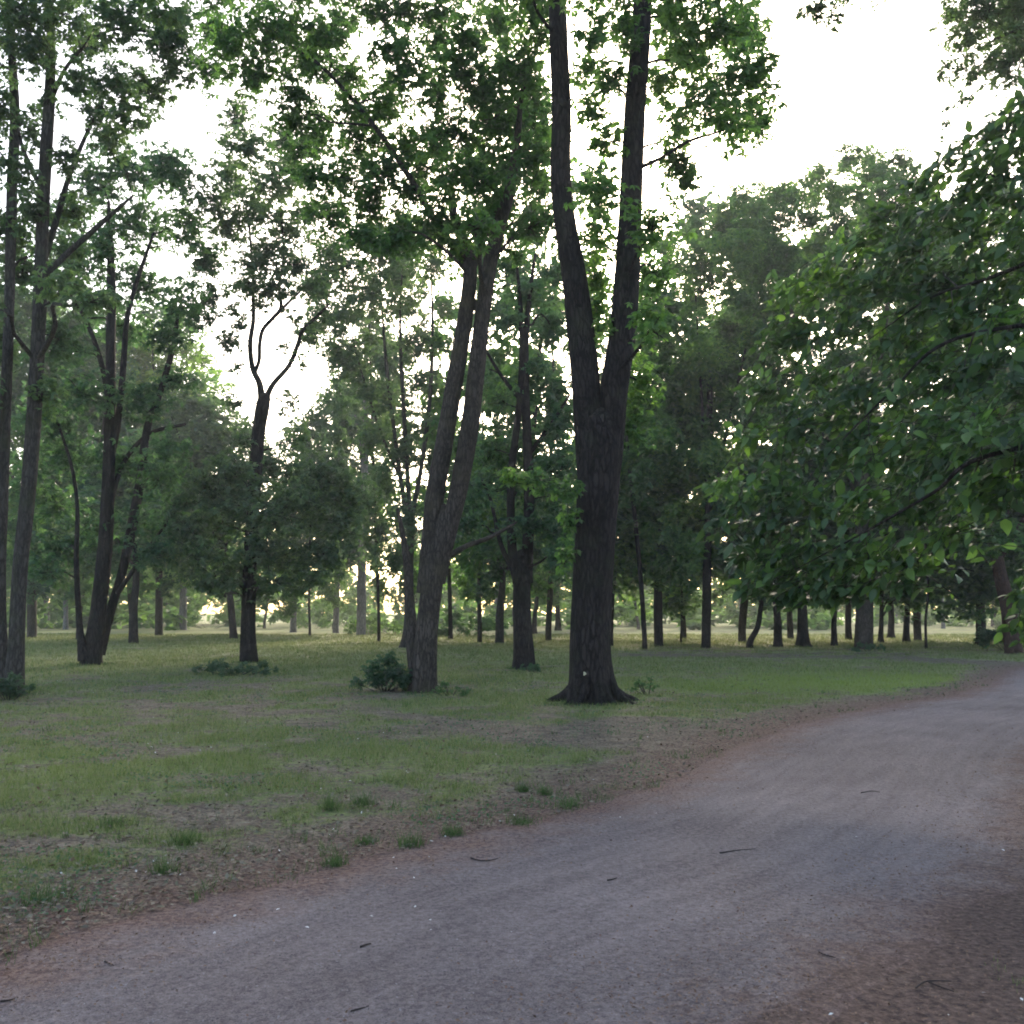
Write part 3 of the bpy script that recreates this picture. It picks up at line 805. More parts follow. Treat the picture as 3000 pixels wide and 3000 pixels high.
# crooked tree with a high fork
C_bl = [(450, 225, 32, 34), (470, 285, 54, 40), (430, 330, 40, 40), (520, 345, 46, 40), (480, 395, 64, 40), (430, 430, 40, 32), (540, 430, 46, 40), (500, 485, 64, 34), (560, 500, 36, 28), (470, 540, 40, 28), (530, 545, 40, 22),
        (430, 640, 26, 26, 0, 0.6), (592, 640, 24, 24, 0, 0.5), (445, 690, 16, 14, 0, 0.5), (440, 900, 60, 40), (540, 890, 50, 40), (520, 975, 60, 40), (420, 985, 60, 40), (375, 1050, 54, 32), (440, 1075, 54, 32), (540, 1055, 54, 32),
        (500, 880, 30, 30), (600, 960, 44, 44), (610, 1045, 50, 30), (480, 1110, 44, 20), (560, 1105, 40, 20), (410, 1110, 34, 16), (400, 380, 30, 30), (580, 400, 26, 24), (455, 620, 22, 18, 0, .5), (500, 570, 30, 18, 0, .6), (575, 690, 20, 18, 0, .4), (545, 600, 24, 16, 0, .5), (610, 590, 26, 18, 0, .5), (440, 590, 24, 20, 0, .6), (530, 650, 16, 14, 0, .35), (440, 760, 22, 20, 0, .5), (545, 760, 24, 22, 0, .5), (570, 830, 30, 26, 0, .7), (460, 830, 30, 26, 0, .7), (560, 330, 36, 34), (590, 275, 38, 34), (535, 265, 36, 30), (620, 480, 34, 30), (600, 540, 34, 26), (400, 560, 30, 24), (385, 500, 30, 26), (400, 930, 54, 38, -1.5, 1.2), (460, 960, 50, 36, -1.8, 1.2), (560, 940, 50, 38, -1.5, 1.2), (610, 900, 44, 40, -1.0, 1.2), (640, 990, 44, 36, -1.0, 1.2), (350, 1000, 44, 32, -1.5, 1.2), (500, 1040, 50, 30, -2.0, 1.2), (400, 1095, 44, 18, -1.8, 1.2), (590, 1090, 40, 18, -1.5, 1.2), (520, 1100, 36, 16, -1.8, 1.2), (660, 930, 36, 36, -0.6)]
grow('tree', 'crooked dark tree with a high bare fork and drooping lower boughs', (470, 1251),
     [(470, 1262, 34), (470, 1240, 32), (468, 1180, 26), (470, 1090, 24), (474, 1000, 23), (481, 900, 23), (487, 820, 24), (496, 765, 25), (502, 745, 18)],
     [[(496, 770, 16), (490, 725, 12), (477, 695, 10), (472, 650, 9), (478, 605, 8), (478, 560, 7), (476, 500, 6), (468, 400, 4)],
      [(480, 705, 8), (489, 680, 8), (490, 650, 8), (496, 622, 8), (515, 600, 8), (530, 580, 8), (527, 540, 7), (535, 480, 5), (530, 400, 3)],
      [(500, 755, 12), (515, 725, 9), (545, 690, 8), (562, 650, 8), (570, 625, 7), (595, 600, 6), (620, 575, 4)],
      [(515, 600, 7), (545, 570, 6), (575, 540, 4), (600, 500, 2.5)]],
     C_bl, 'leaf_dusky', 'bark_dark', 0.19, 1.5, 'palm', 2.0, 505, sides=18, flare=0.55, rough=0.06)

# forked tree behind the big one
G_bl = [(990, 560, 44, 40), (1040, 620, 40, 40), (955, 610, 36, 30, 0, .7), (905, 700, 30, 36, 0, .6), (940, 755, 36, 30, 0, .7), (1000, 715, 40, 40), (1045, 740, 40, 46), (930, 850, 50, 40), (1010, 845, 56, 40), (1060, 880, 40, 46),
        (960, 920, 60, 30), (1040, 940, 46, 30), (900, 930, 36, 34), (1000, 990, 50, 24), (1055, 1000, 34, 40), (1040, 520, 36, 30), (970, 500, 36, 30), (1060, 800, 40, 40), (880, 990, 34, 24), (1050, 1060, 30, 30)]
grow('tree', 'straight dark tree forking low, standing between the leaning and the forked tree', (989, 1262),
     [(989, 1275, 39), (988, 1240, 36), (985, 1180, 33), (984, 1120, 32), (986, 1075, 31), (988, 1040, 22)],
     [[(977, 1100, 20), (968, 1050, 18), (964, 980, 16), (966, 880, 15), (978, 780, 13), (984, 680, 11), (982, 580, 9), (975, 500, 5)],
      [(994, 1100, 24), (996, 1030, 22), (998, 940, 20), (995, 840, 18), (992, 740, 16), (992, 640, 13), (1000, 550, 9), (1010, 480, 5)],
      [(972, 1085, 11), (950, 1040, 10), (938, 1000, 8), (925, 940, 6), (905, 900, 4)],
      [(985, 760, 8), (940, 700, 7), (905, 640, 4)],
      [(996, 860, 9), (1040, 800, 8, 0.3), (1075, 745, 5, 0.4)]],
     G_bl, 'leaf_blue', 'bark_dark', 0.18, 1.5, 'palm', 2.0, 606, sides=18, flare=0.3, rough=0.04)

# thin-stemmed tree seen behind the leaning one
P_bl = [(640, 500, 60, 44), (720, 465, 70, 44), (800, 440, 54, 36), (640, 595, 60, 36), (700, 555, 54, 36), (765, 585, 40, 26, 0, .7), (665, 690, 50, 36), (790, 720, 34, 26, 0, .7), (725, 755, 40, 34, 0, .8), (800, 800, 40, 34), (760, 850, 34, 34),
        (720, 900, 36, 30, 0, .7), (770, 990, 40, 36), (745, 1055, 36, 26), (690, 740, 34, 30, 0, .7), (600, 540, 40, 34), (700, 640, 30, 20, 0, .6), (820, 500, 34, 30), (600, 620, 40, 34), (640, 660, 40, 30), (750, 520, 50, 34), (770, 660, 36, 26, 0, .7), (700, 820, 40, 34), (820, 880, 34, 34), (690, 960, 40, 34), (800, 640, 34, 30, 0, .6)]
grow('tree', 'slender several-stemmed tree half hidden behind the leaning twin stem', (768, 1204),
     [(772, 1212, 24), (772, 1180, 20), (772, 1100, 17), (774, 1020, 15), (778, 960, 13)],
     [[(772, 1000, 10), (755, 900, 9), (742, 800, 8), (730, 700, 7), (722, 600, 5), (715, 480, 3)],
      [(774, 980, 10), (768, 880, 9), (762, 780, 8), (757, 680, 7), (755, 600, 5), (760, 480, 3)],
      [(778, 970, 10), (795, 880, 9), (808, 780, 8), (815, 680, 7), (816, 600, 5), (812, 470, 3)],
      [(758, 910, 6), (720, 820, 5), (690, 730, 4), (660, 620, 3)]],
     P_bl, 'leaf_dusky', 'bark_mid', 0.26, 1.5, 'palm', 3.0, 707, sides=12, flare=0.3, d=46)

# ------------------------------------------------------------------ trees of the middle distance
def simple(label, base, w, top, crown, seed, mat='leaf_blue', bark='bark_dark', L=0.36, dens=1.4, style='spray', depth=3.0, lean=0, extra=(), flare=0.7, d=None, fork=True, wt=0.5, name='tree', ks=1.22):
    r = np.random.default_rng(seed)
    bx, by = base
    w = w * (0.74 if bx > 1140 else 0.9)
    tx, ty = top
    mid = ((bx + tx) / 2 + r.uniform(-5, 5), (by + ty) / 2)
    tr = [(bx, by + 8, w), (bx, by - 12, w * 0.92), (bx * 0.72 + tx * 0.28 + lean, by * 0.75 + ty * 0.25, w * 0.82), (mid[0], mid[1], w * 0.7), (tx, ty, w * wt)]
    limbs = []
    if fork:
        blob_c = np.mean([[c[0], c[1]] for c in crown], axis=0)
        for k in range(3):
            ex = crown[r.integers(len(crown))]
            limbs.append([(mid[0], mid[1] + r.uniform(-20, 20), w * 0.4), ((mid[0] + ex[0]) / 2, (mid[1] + ex[1]) / 2, w * 0.28, r.uniform(-1, 1)), (ex[0], ex[1], w * 0.1, r.uniform(-1.5, 1.5))])
    return grow(name, label, base, tr, limbs, list(crown) + list(extra), mat, bark, L, dens, style, depth, seed, sides=14, flare=flare, lobes=5, fine=False, d=d, ks=ks)

# left of centre
simple('dark rounded tree whose short black trunk stands behind the crooked tree', (440, 1204), 17, (420, 900), fill(385, 880, 95, 130, 22, 50, R0) + fill(320, 1000, 60, 60, 8, 42, R0), 801, 'leaf_dusky', d=62, L=0.32)
simple('short black-trunked tree seen right of the many-stemmed tree', (252, 1215), 20, (252, 960), fill(245, 960, 100, 110, 20, 48, R0), 802, 'leaf_blue', L=0.36, fork=True)
simple('grey-green conical tree with pale trunk left of the pinkish sky gap', (634, 1189), 14, (640, 840), fill(640, 900, 70, 170, 26, 46, R0), 803, 'leaf_dusky', 'bark_pale', d=80, L=0.42)
simple('tall pale-trunked tree whose trunk stands clear below the pinkish sky gap', (681, 1197), 21, (690, 600), fill(650, 960, 40, 100, 10, 34, R0) + fill(690, 720, 60, 130, 14, 40, R0), 804, 'leaf_dusky', 'bark_pale', d=72, L=0.38, wt=0.25, flare=0.3)
simple('pale narrow-trunked tree beside the dark rounded tree', (553, 1191), 14, (556, 960), fill(560, 1010, 70, 80, 14, 40, R0), 805, 'leaf_far', 'bark_pale', d=82, L=0.32)
simple('grey-trunked tree with broad flared foot on the far lawn', (344, 1186), 19, (350, 1000), fill(340, 1020, 80, 80, 14, 44, R0), 806, 'leaf_far', 'bark_pale', d=92, L=0.46, flare=0.9)
simple('thin pale trunk in the far gap left of the many-stemmed tree', (124, 1186), 11, (124, 1000), fill(110, 1020, 90, 90, 14, 46, R0), 807, 'leaf_far', 'bark_pale', d=95, L=0.46)
simple('far tree with squat trunk near the left edge gap', (88, 1183), 12, (86, 1040), fill(60, 1050, 60, 70, 10, 42, R0), 808, 'leaf_far', 'bark_pale', d=105, L=0.5)
simple('brown slim trunk just left of the low-forking tree', (942, 1214), 19, (950, 980), fill(930, 960, 80, 110, 16, 42, R0), 809, 'leaf_maple', 'bark_mid', L=0.30, lean=-1)
simple('small dark far trunk between the low-forking and the big forked tree', (1053, 1188), 12, (1050, 1060), fill(1050, 1050, 60, 80, 12, 40, R0), 810, 'leaf_far', 'bark_dark', d=90, L=0.42)
simple('dark trunk half hidden behind the low-forking tree', (1008, 1194), 12, (1012, 1060), fill(1010, 1060, 50, 60, 9, 38, R0), 811, 'leaf_blue', 'bark_dark', d=78, L=0.3)
simple('tall green tree rising behind the left edge trunks', (60, 1196), 22, (60, 700), fill(60, 760, 130, 250, 36, 56, R0), 812, 'leaf_maple', 'bark_mid', d=64, L=0.3, depth=4)
simple('bright green tree behind the many-stemmed tree', (300, 1196), 18, (300, 800), fill(290, 800, 110, 180, 24, 52, R0), 813, 'leaf_fresh', 'bark_mid', d=70, L=0.3, depth=4)

# right of the big tree: the row of trunks under low crowns
simple('dark trunk tucked close behind the big forked tree', (1151, 1219), 18, (1160, 900), fill(1190, 960, 70, 150, 18, 44, R0), 820, 'leaf_blue', L=0.36)
simple('straight dark tree first along the row beyond the big forked tree', (1243, 1220), 25, (1238, 800), fill(1260, 880, 110, 230, 30, 54, R0), 821, 'leaf_maple', L=0.36, flare=0.8)
simple('thin dark sapling between two trunks of the row', (1285, 1212), 6, (1287, 1090), fill(1288, 1110, 40, 50, 6, 30, R0), 822, 'leaf_blue', L=0.26, fork=False, flare=0.2)
simple('thick dark tree second along the row with a tall bright crown', (1332, 1221), 27, (1340, 700), fill(1345, 640, 130, 240, 50, 46, R0), 823, 'leaf_maple', L=0.24, dens=1.5, d=46, depth=5, style='palm', ks=1.0)
simple('slanting dark trunk leaning right in the row', (1416, 1222), 16, (1452, 1060), fill(1450, 1000, 80, 120, 14, 48, R0), 824, 'leaf_blue', L=0.36, lean=4)
simple('short dark trunk with rough bark in the row', (1467, 1220), 22, (1466, 1020), fill(1480, 980, 90, 140, 16, 50, R0), 825, 'leaf_dusky', L=0.36)
simple('dark trunk with spreading buttress roots in the row', (1515, 1220), 32, (1512, 1000), fill(1530, 960, 100, 150, 18, 52, R0), 826, 'leaf_blue', L=0.36, flare=1.6)
simple('narrow dark trunk between the buttressed tree and the thick grey trunk', (1574, 1218), 17, (1572, 1050), fill(1580, 1020, 70, 100, 12, 46, R0), 827, 'leaf_dusky', L=0.36)
simple('thick grey trunk with swollen foot, tallest crown of the right side', (1630, 1224), 48, (1634, 700), fill(1610, 580, 240, 260, 80, 46, R0) + fill(1510, 430, 150, 90, 20, 40, R0) + fill(1650, 340, 110, 50, 14, 36, R0) + fill(1400, 430, 60, 60, 6, 36, R0), 828, 'leaf_maple', 'bark_grey', L=0.22, dens=1.5, style='palm', ks=1.0, depth=5, flare=0.9, wt=0.35)
simple('small dark trunk just right of the thick grey trunk', (1662, 1212), 14, (1664, 1080), fill(1690, 1060, 60, 70, 9, 42, R0), 829, 'leaf_blue', L=0.36)
simple('dark trunk with a broad foot deeper behind the thick grey trunk', (1681, 1204), 18, (1684, 1060), fill(1700, 1000, 90, 110, 14, 48, R0), 830, 'leaf_dusky', L=0.32)
simple('upright dark trunk standing before the bright far meadow', (1710, 1211), 18, (1714, 1040), fill(1740, 1000, 90, 120, 14, 48, R0), 831, 'leaf_blue', L=0.36)
simple('very thin straight sapling stem on the shaded verge', (1747, 1223), 8, (1745, 1000), fill(1745, 1010, 60, 80, 8, 36, R0), 832, 'leaf_dusky', L=0.26, fork=False, flare=0.15)
simple('dark trunk with splayed roots near the right end of the row', (1851, 1216), 28, (1846, 960), fill(1850, 960, 110, 170, 22, 56, R0), 833, 'leaf_blue', L=0.36, flare=1.4)
simple('reddish leaning trunk under the overhanging boughs', (1912, 1232), 44, (1858, 900), fill(1890, 860, 120, 170, 24, 56, R0), 834, 'leaf_maple', 'bark_red', L=0.26, flare=0.4, lean=6)
simple('tree beyond the frame whose crown closes the right end of the row', (2010, 1226), 30, (2010, 900), fill(2000, 860, 130, 250, 30, 60, R0), 835, 'leaf_blue', L=0.36)

# ------------------------------------------------------------------ near broad-leaved tree overhanging from the right
def near_tree():
    r = np.random.default_rng(77)
    org = np.array([8.3, 8.6, 0.0]); org[2] = gz(org)
    root = empty('broadleaf_tree', tuple(org))
    tag(root, 'near broad-leaved tree hanging large-leaved boughs over the path', 'tree')
    tr = np.array([[8.3, 8.6, -0.3], [8.28, 8.6, 0.8], [8.2, 8.65, 2.5], [8.1, 8.7, 4.5], [8.0, 8.8, 7.0], [7.9, 8.9, 10.0]])
    tube_obj('trunk', tr, [0.42, 0.38, 0.34, 0.3, 0.22, 0.1], M['bark_dark'], root, org, sides=24, rough=0.04, flare=0.6)
    SK = smooth_line(np.column_stack([tr, [0.42, 0.38, 0.34, 0.3, 0.22, 0.1]]), 30)[10:]
    def limb(pts, r0):
        nonlocal SK
        pts = np.array(pts); rr = np.linspace(r0 * 0.32, 0.006, len(pts))
        tube_obj('limb', pts, rr, M['bark_dark'], root, org, sides=12, rough=0.05)
        SK = np.vstack([SK, smooth_line(np.column_stack([pts, rr]), 24)[3:]])
    limb([[8.2, 8.65, 3.4], [7.0, 9.0, 4.4], [5.8, 9.6, 4.5], at(1800, 640, 10.0), at(1680, 740, 10.3), at(1560, 860, 10.6)], 0.13)
    limb([[8.15, 8.7, 4.2], [6.9, 9.2, 5.6], at(1880, 520, 10.4), at(1760, 560, 10.8), at(1640, 640, 11.2)], 0.12)
    limb([[8.2, 8.65, 2.9], [7.0, 8.4, 3.4], at(1900, 850, 8.8), at(1760, 930, 9.2), at(1620, 1010, 9.8), at(1500, 1075, 10.4)], 0.10)
    limb([[8.0, 8.8, 5.6], [6.9, 9.4, 7.0], at(1930, 330, 10.8), at(1860, 330, 11.0), at(1800, 390, 11.2)], 0.10)
    limb([[8.1, 8.7, 5.0], [7.0, 7.4, 6.4], [5.6, 6.2, 7.0], [4.2, 5.4, 6.9], [3.2, 5.0, 6.6]], 0.11)
    limb([[8.1, 8.7, 4.6], [8.0, 6.8, 5.6], [7.2, 5.2, 6.0], [6.2, 3.6, 6.0]], 0.10)
    limb([[8.1, 8.7, 6.0], [9.6, 9.6, 7.5], [11, 10, 8.4]], 0.10)
    px = [(1880, 300, 60, 46, 11), (1925, 250, 50, 40, 11), (1830, 350, 56, 44, 11), (1905, 370, 60, 46, 10.8), (1770, 420, 60, 44, 11.2), (1850, 440, 60, 44, 10.8), (1920, 470, 60, 44, 10.4),
          (1700, 470, 56, 40, 11.4), (1780, 510, 60, 44, 11), (1860, 540, 60, 44, 10.6), (1640, 540, 54, 38, 11.6), (1720, 580, 60, 44, 11.2), (1800, 610, 60, 44, 10.6), (1890, 630, 60, 44, 10.2),
          (1580, 620, 50, 36, 11.6), (1660, 660, 56, 40, 11.2), (1740, 690, 58, 42, 10.6), (1820, 710, 60, 44, 10), (1905, 730, 60, 44, 9.2), (1530, 720, 48, 36, 11.6), (1600, 750, 52, 38, 11), (1690, 770, 56, 40, 10.4),
          (1770, 810, 60, 44, 9.6), (1860, 830, 64, 46, 8.8), (1930, 850, 60, 44, 8.6), (1500, 820, 46, 36, 11.4), (1570, 850, 50, 36, 10.8), (1650, 870, 54, 38, 10.2), (1740, 900, 60, 40, 9.6), (1830, 930, 60, 40, 9.2),
          (1460, 920, 46, 36, 11.2), (1530, 940, 48, 34, 10.8), (1610, 960, 52, 34, 10.2), (1700, 970, 52, 34, 9.8), (1430, 1010, 42, 34, 11), (1490, 1040, 46, 30, 10.6), (1560, 1050, 48, 28, 10.2), (1640, 1060, 48, 26, 9.9),
          (1450, 1095, 40, 22, 10.7), (1520, 1110, 44, 20, 10.4), (1590, 1112, 44, 18, 10.1), (1670, 1105, 44, 20, 9.9), (1400, 950, 34, 30, 11.4), (1790, 1000, 44, 26, 9.6), (1905, 950, 40, 30, 9.0), (1385, 1060, 24, 22, 11.2),
          (1480, 560, 44, 36, 12.5), (1540, 520, 44, 36, 12.5), (1600, 470, 44, 36, 12.3), (1660, 420, 44, 34, 12.2), (1730, 360, 40, 34, 12), (1450, 640, 44, 40, 12.5), (1430, 740, 44, 40, 12.4), (1500, 660, 44, 40, 12.3), (1400, 830, 40, 36, 12.2), (1780, 310, 36, 30, 11.8), (1860, 250, 40, 30, 11.4), (1920, 210, 44, 30, 11.2), (1350, 920, 34, 30, 12.2), (1600, 560, 50, 40, 12.4), (1680, 520, 50, 40, 12.4), (1480, 1130, 34, 14, 10.6), (1410, 1110, 30, 18, 11), (1550, 1130, 36, 12, 10.3), (1440, 1060, 34, 24, 10.9), (1730, 1060, 44, 24, 9.8), (1350, 1000, 24, 24, 11.6), (1470, 980, 40, 30, 11), (1560, 790, 44, 34, 11.4), (1620, 820, 44, 34, 11), (1470, 870, 40, 34, 11.6), (1700, 640, 50, 40, 11.6), (1800, 560, 50, 40, 11.2), (1880, 590, 50, 40, 10.8), (1930, 680, 50, 40, 9.8), (1780, 740, 50, 40, 10.4), (1840, 780, 50, 40, 9.8), (1930, 1130, 30, 40, 10.5), (1915, 1190, 26, 24, 10.8)]
    blobs = []
    for x, y, sx, sy, d in px:
        k = d / F; blobs.append((at(x, y, d), np.array([sx * k, sx * k * 1.2, sy * k]), 1.0))
    inview = len(blobs)
    for _ in range(46):      # the rest of the crown, over the path and beside it
        a, q = r.uniform(0, 6.28), r.random() ** 0.5
        c = np.array([7.6 + 5.0 * q * math.cos(a), 7.6 + 5.0 * q * math.sin(a), r.uniform(5.6, 10.5)])
        if c[0] / max(c[1], 0.5) < 0.62 and c[2] < 1.6 + 0.75 * c[1] + 1.2: continue
        s = r.uniform(0.55, 0.8); blobs.append((c, np.array([s, s, s * 0.6]), 0.9))
    SA, SB, SR0, SR1 = [], [], [], []
    for i in sorted(range(len(blobs)), key=lambda i: np.min(np.linalg.norm(SK[:, :3] - blobs[i][0], axis=1))):
        c, rad, w = blobs[i]
        dist = np.linalg.norm(SK[:, :3] - c, axis=1)
        k = int(np.argmin(dist + 1.0 * np.maximum(0, c[0] - SK[:, 0]) )); p0 = SK[k, :3]; ln = dist[k]
        if ln < 0.1: continue
        r0 = min(0.6 * SK[k, 3], 0.008 + 0.012 * ln)
        mid = (p0 + c) / 2 + np.array([0, 0, 0.08 * ln]) + r.normal(size=3) * 0.05 * ln
        pts = np.array([p0, (p0 + mid) / 2, mid, (mid + c) / 2 + r.normal(size=3) * 0.03 * ln, c]); rr = np.linspace(r0, 0.004, 5)
        tube_obj('branch', pts, rr, M['bark_mid'], root, org, sides=6, rings=8, rough=0.03)
        SK = np.vstack([SK, smooth_line(np.column_stack([pts, rr]), 8)[2:]])
    LP, LD, LU, LL, TN = [], [], [], [], []
    flow = unit(np.array([-0.75, 0.0, -0.38]))
    for bi, (c, rad, w) in enumerate(blobs):
        nt = int((22 if bi < inview else 11) * w * (rad[0] / 0.3) ** 1.1)
        e = c + rand_dirs(nt, r) * (r.random((nt, 1)) ** 0.45) * rad * np.array([1, 1, 0.95])
        tw = unit(flow + r.normal(size=(nt, 3)) * 0.42)
        tl = r.uniform(0.3, 0.6, (nt, 1))
        s = e - tw * tl
        SA.append(s); SB.append(e); SR0.append(np.full(nt, 0.005)); SR1.append(np.full(nt, 0.002))
        k = 7
        t = np.linspace(0.1, 1, k)[None] + r.uniform(-.05, .05, (nt, k))
        p = (s[:, None] + (e - s)[:, None] * t[..., None]).reshape(-1, 3)
        twr = np.repeat(tw, k, axis=0)
        up = np.repeat(unit(np.array([0, 0, 1.0]) + r.normal(size=(nt, 3)) * 0.3), k, axis=0)
        sdv = unit(np.cross(twr, up)) * np.tile(np.where(np.arange(k) % 2, 1, -1), nt)[:, None]
        LP.append(p); LD.append(twr * 0.75 + sdv * 0.65 + r.normal(size=(nt * k, 3)) * 0.42 + np.array([0, 0, -0.3]))
        LU.append(unit(up + r.normal(size=(nt * k, 3)) * 0.45)); LL.append(0.07 + 0.13 * r.random(nt * k) ** 1.2); TN.append(np.clip(r.random() ** 1.6 + r.normal(size=nt * k) * 0.16, 0, 1))
    LP, LD, LU, LL, TN = map(np.concatenate, (LP, LD, LU, LL, TN))
    # largest leaves in view stand as leaves of their own
    u = LP[:, 0] / LP[:, 1]; v = (LP[:, 2] - EYE) / LP[:, 1]
    yy = W / 2 - F * (v * CP - SP) / (CP + v * SP)
    inside = (u < 0.5) & (LP[:, 1] > 3) & (yy > 620) & (yy < 1150)
    score = np.where(inside, LL / LP[:, 1], 0)
    pick = np.argsort(-score)[:300]
    rest = np.setdiff1d(np.arange(len(LP)), pick)
    V, f = ovates(LP[rest], LD[rest], LU[rest], LL[rest])
    TRI[0] += len(rest) * 12
    cr = mobj('crown', mesh_np('crown', V - org, f, M['leaf_glossy'], smooth=True), root, 'stuff')
    add_attr(cr.data, 'tone', np.repeat(TN[rest], 11))
    lm = [mesh_np('leaf', OV * np.array([sx, 1, 1]) + np.array([[0, 0, 1]]) * (OV[:, 1:2] ** 2) * -b, [OF3, OF4], M['leaf_glossy']) for sx, b in ((1, 0.0), (0.9, 0.1), (1.12, 0.05))]
    from mathutils import Matrix
    for k_, me_ in enumerate(lm): add_attr(me_, 'tone', np.full(len(me_.vertices), 0.3 + 0.25 * k_))
    for j, i in enumerate(pick):
        D = unit(LD[i]); S = unit(np.cross(D, LU[i])); Nn = np.cross(S, D)
        o = bpy.data.objects.new('leaf', lm[j % 3]); link(o, cr)
        mt = Matrix(((S[0], D[0], Nn[0], 0), (S[1], D[1], Nn[1], 0), (S[2], D[2], Nn[2], 0), (0, 0, 0, 1)))
        o.matrix_basis = Matrix.Translation(Vector(LP[i] - org)) @ mt @ Matrix.Scale(float(LL[i]), 4)
    V, q = sticks(np.concatenate(SA) - org, np.concatenate(SB) - org, np.concatenate(SR0), np.concatenate(SR1))
    mobj('twigs', mesh_np('twigs', V, q, M['bark_mid']), cr, 'stuff')
near_tree()

# tall fine-leaved tree out of frame whose tips hang into the upper corner
T_bl = [(1860, 20, 70, 40), (1920, 60, 60, 50), (1830, 70, 50, 34), (1900, 120, 50, 36), (1800, 30, 40, 26), (1850, 140, 44, 30, 0, .6), (1790, 130, 30, 24, 0, .5), (1820, 190, 26, 26, 0, .25), (1780, 230, 22, 30, 0, .2), (1925, 10, 60, 40),
        (1540, 10, 34, 24), (1570, 40, 24, 20, 0, .6), (1980, 80, 80, 60), (2050, 60, 90, 70), (1990, -40, 110, 60), (1850, -50, 100, 40), (2120, 10, 90, 70), (2080, -110, 130, 80), (1600, -30, 60, 26), (1700, -50, 80, 30), (1940, -130, 130, 60)]
grow('tree', 'tall fine-leaved tree whose sparse tips hang into the upper right corner', (2170, 1330),
     [(2170, 1345, 60), (2168, 1300, 56), (2165, 900, 50), (2155, 500, 42), (2140, 200, 32), (2110, -50, 20), (2080, -160, 10)],
     [[(2150, 330, 20), (2080, 180, 16), (2000, 100, 12), (1920, 60, 8), (1850, 90, 4)],
      [(2140, 120, 18), (2040, -20, 14), (1900, -60, 10), (1760, -50, 7), (1620, -20, 4)]],
     T_bl, 'leaf_dusky', 'bark_mid', 0.10, 1.2, 'spray', 1.2, 909, sides=16, droop=0.8)

# ------------------------------------------------------------------ far wood: trees too alike to tell apart
def far_proto(seed, h, cr, low, mat, bark, nb=46, L=0.42):
    r = np.random.default_rng(seed)
    lx, ly = r.uniform(-0.09, 0.09, 2) * h
    tr = np.array([[0, 0, -0.3], [0, 0, 0.8], [lx * 0.2 + r.uniform(-.2, .2), ly * 0.2, h * 0.2], [lx * 0.5, ly * 0.5, h * 0.4], [lx * 0.7 + r.uniform(-.3, .3), ly * 0.8, h * 0.65], [lx, ly, h * 0.85]])
    v, q, t = tube(tr, np.array([0.21, 0.18, 0.16, 0.14, 0.09, 0.03]) * r.uniform(0.75, 1.3), sides=10, rough=0.04, flare=0.6, seed=seed)
    tm = mesh_np('trunk', v, [q, t], M[bark])
    blobs = []
    for _ in range(nb):
        a, z = r.uniform(0, 6.28), r.uniform(low, h)
        pr = cr * math.sqrt(max(0.05, 1 - ((z - (low + h) * 0.46) / (0.60 * (h - low))) ** 2))
        q_ = r.random() ** 0.5
        s = r.uniform(0.8, 1.4)
        blobs.append((np.array([pr * q_ * math.cos(a), pr * q_ * math.sin(a), z]), np.array([s, s, s * 0.7]), 1.0))
    LP, LD, LU, LL, TA, TB = blob_leaves(blobs, L, 1.4, 'spray', r)
    V, f = kites(LP, LD, LU, LL, 0.6)
    TRI[0] += len(f)
    cm = mesh_np('crown', V, f, M[mat], smooth=False); add_attr(cm, 'tone', np.repeat(TONE, 4))
    return tm, cm

def copy_tree(tm, cm, x, y, sx, sz, rz, label, group=None, name='tree'):
    root = empty(name, (x, y, gz((x, y))))
    root.rotation_euler = (0, 0, rz); root.scale = (sx, sx, sz)
    tag(root, label, 'tree', group)
    mobj('trunk', tm, root); mobj('crown', cm, root, 'stuff')
    return root

wood = [far_proto(11, 20, 5.0, 2.4, 'leaf_maple', 'bark_dark', 62, 0.40), far_proto(12, 20, 5.4, 2.8, 'leaf_blue', 'bark_mid', 62, 0.40), far_proto(13, 20, 4.6, 1.8, 'leaf_dusky', 'bark_dark', 58, 0.40)]
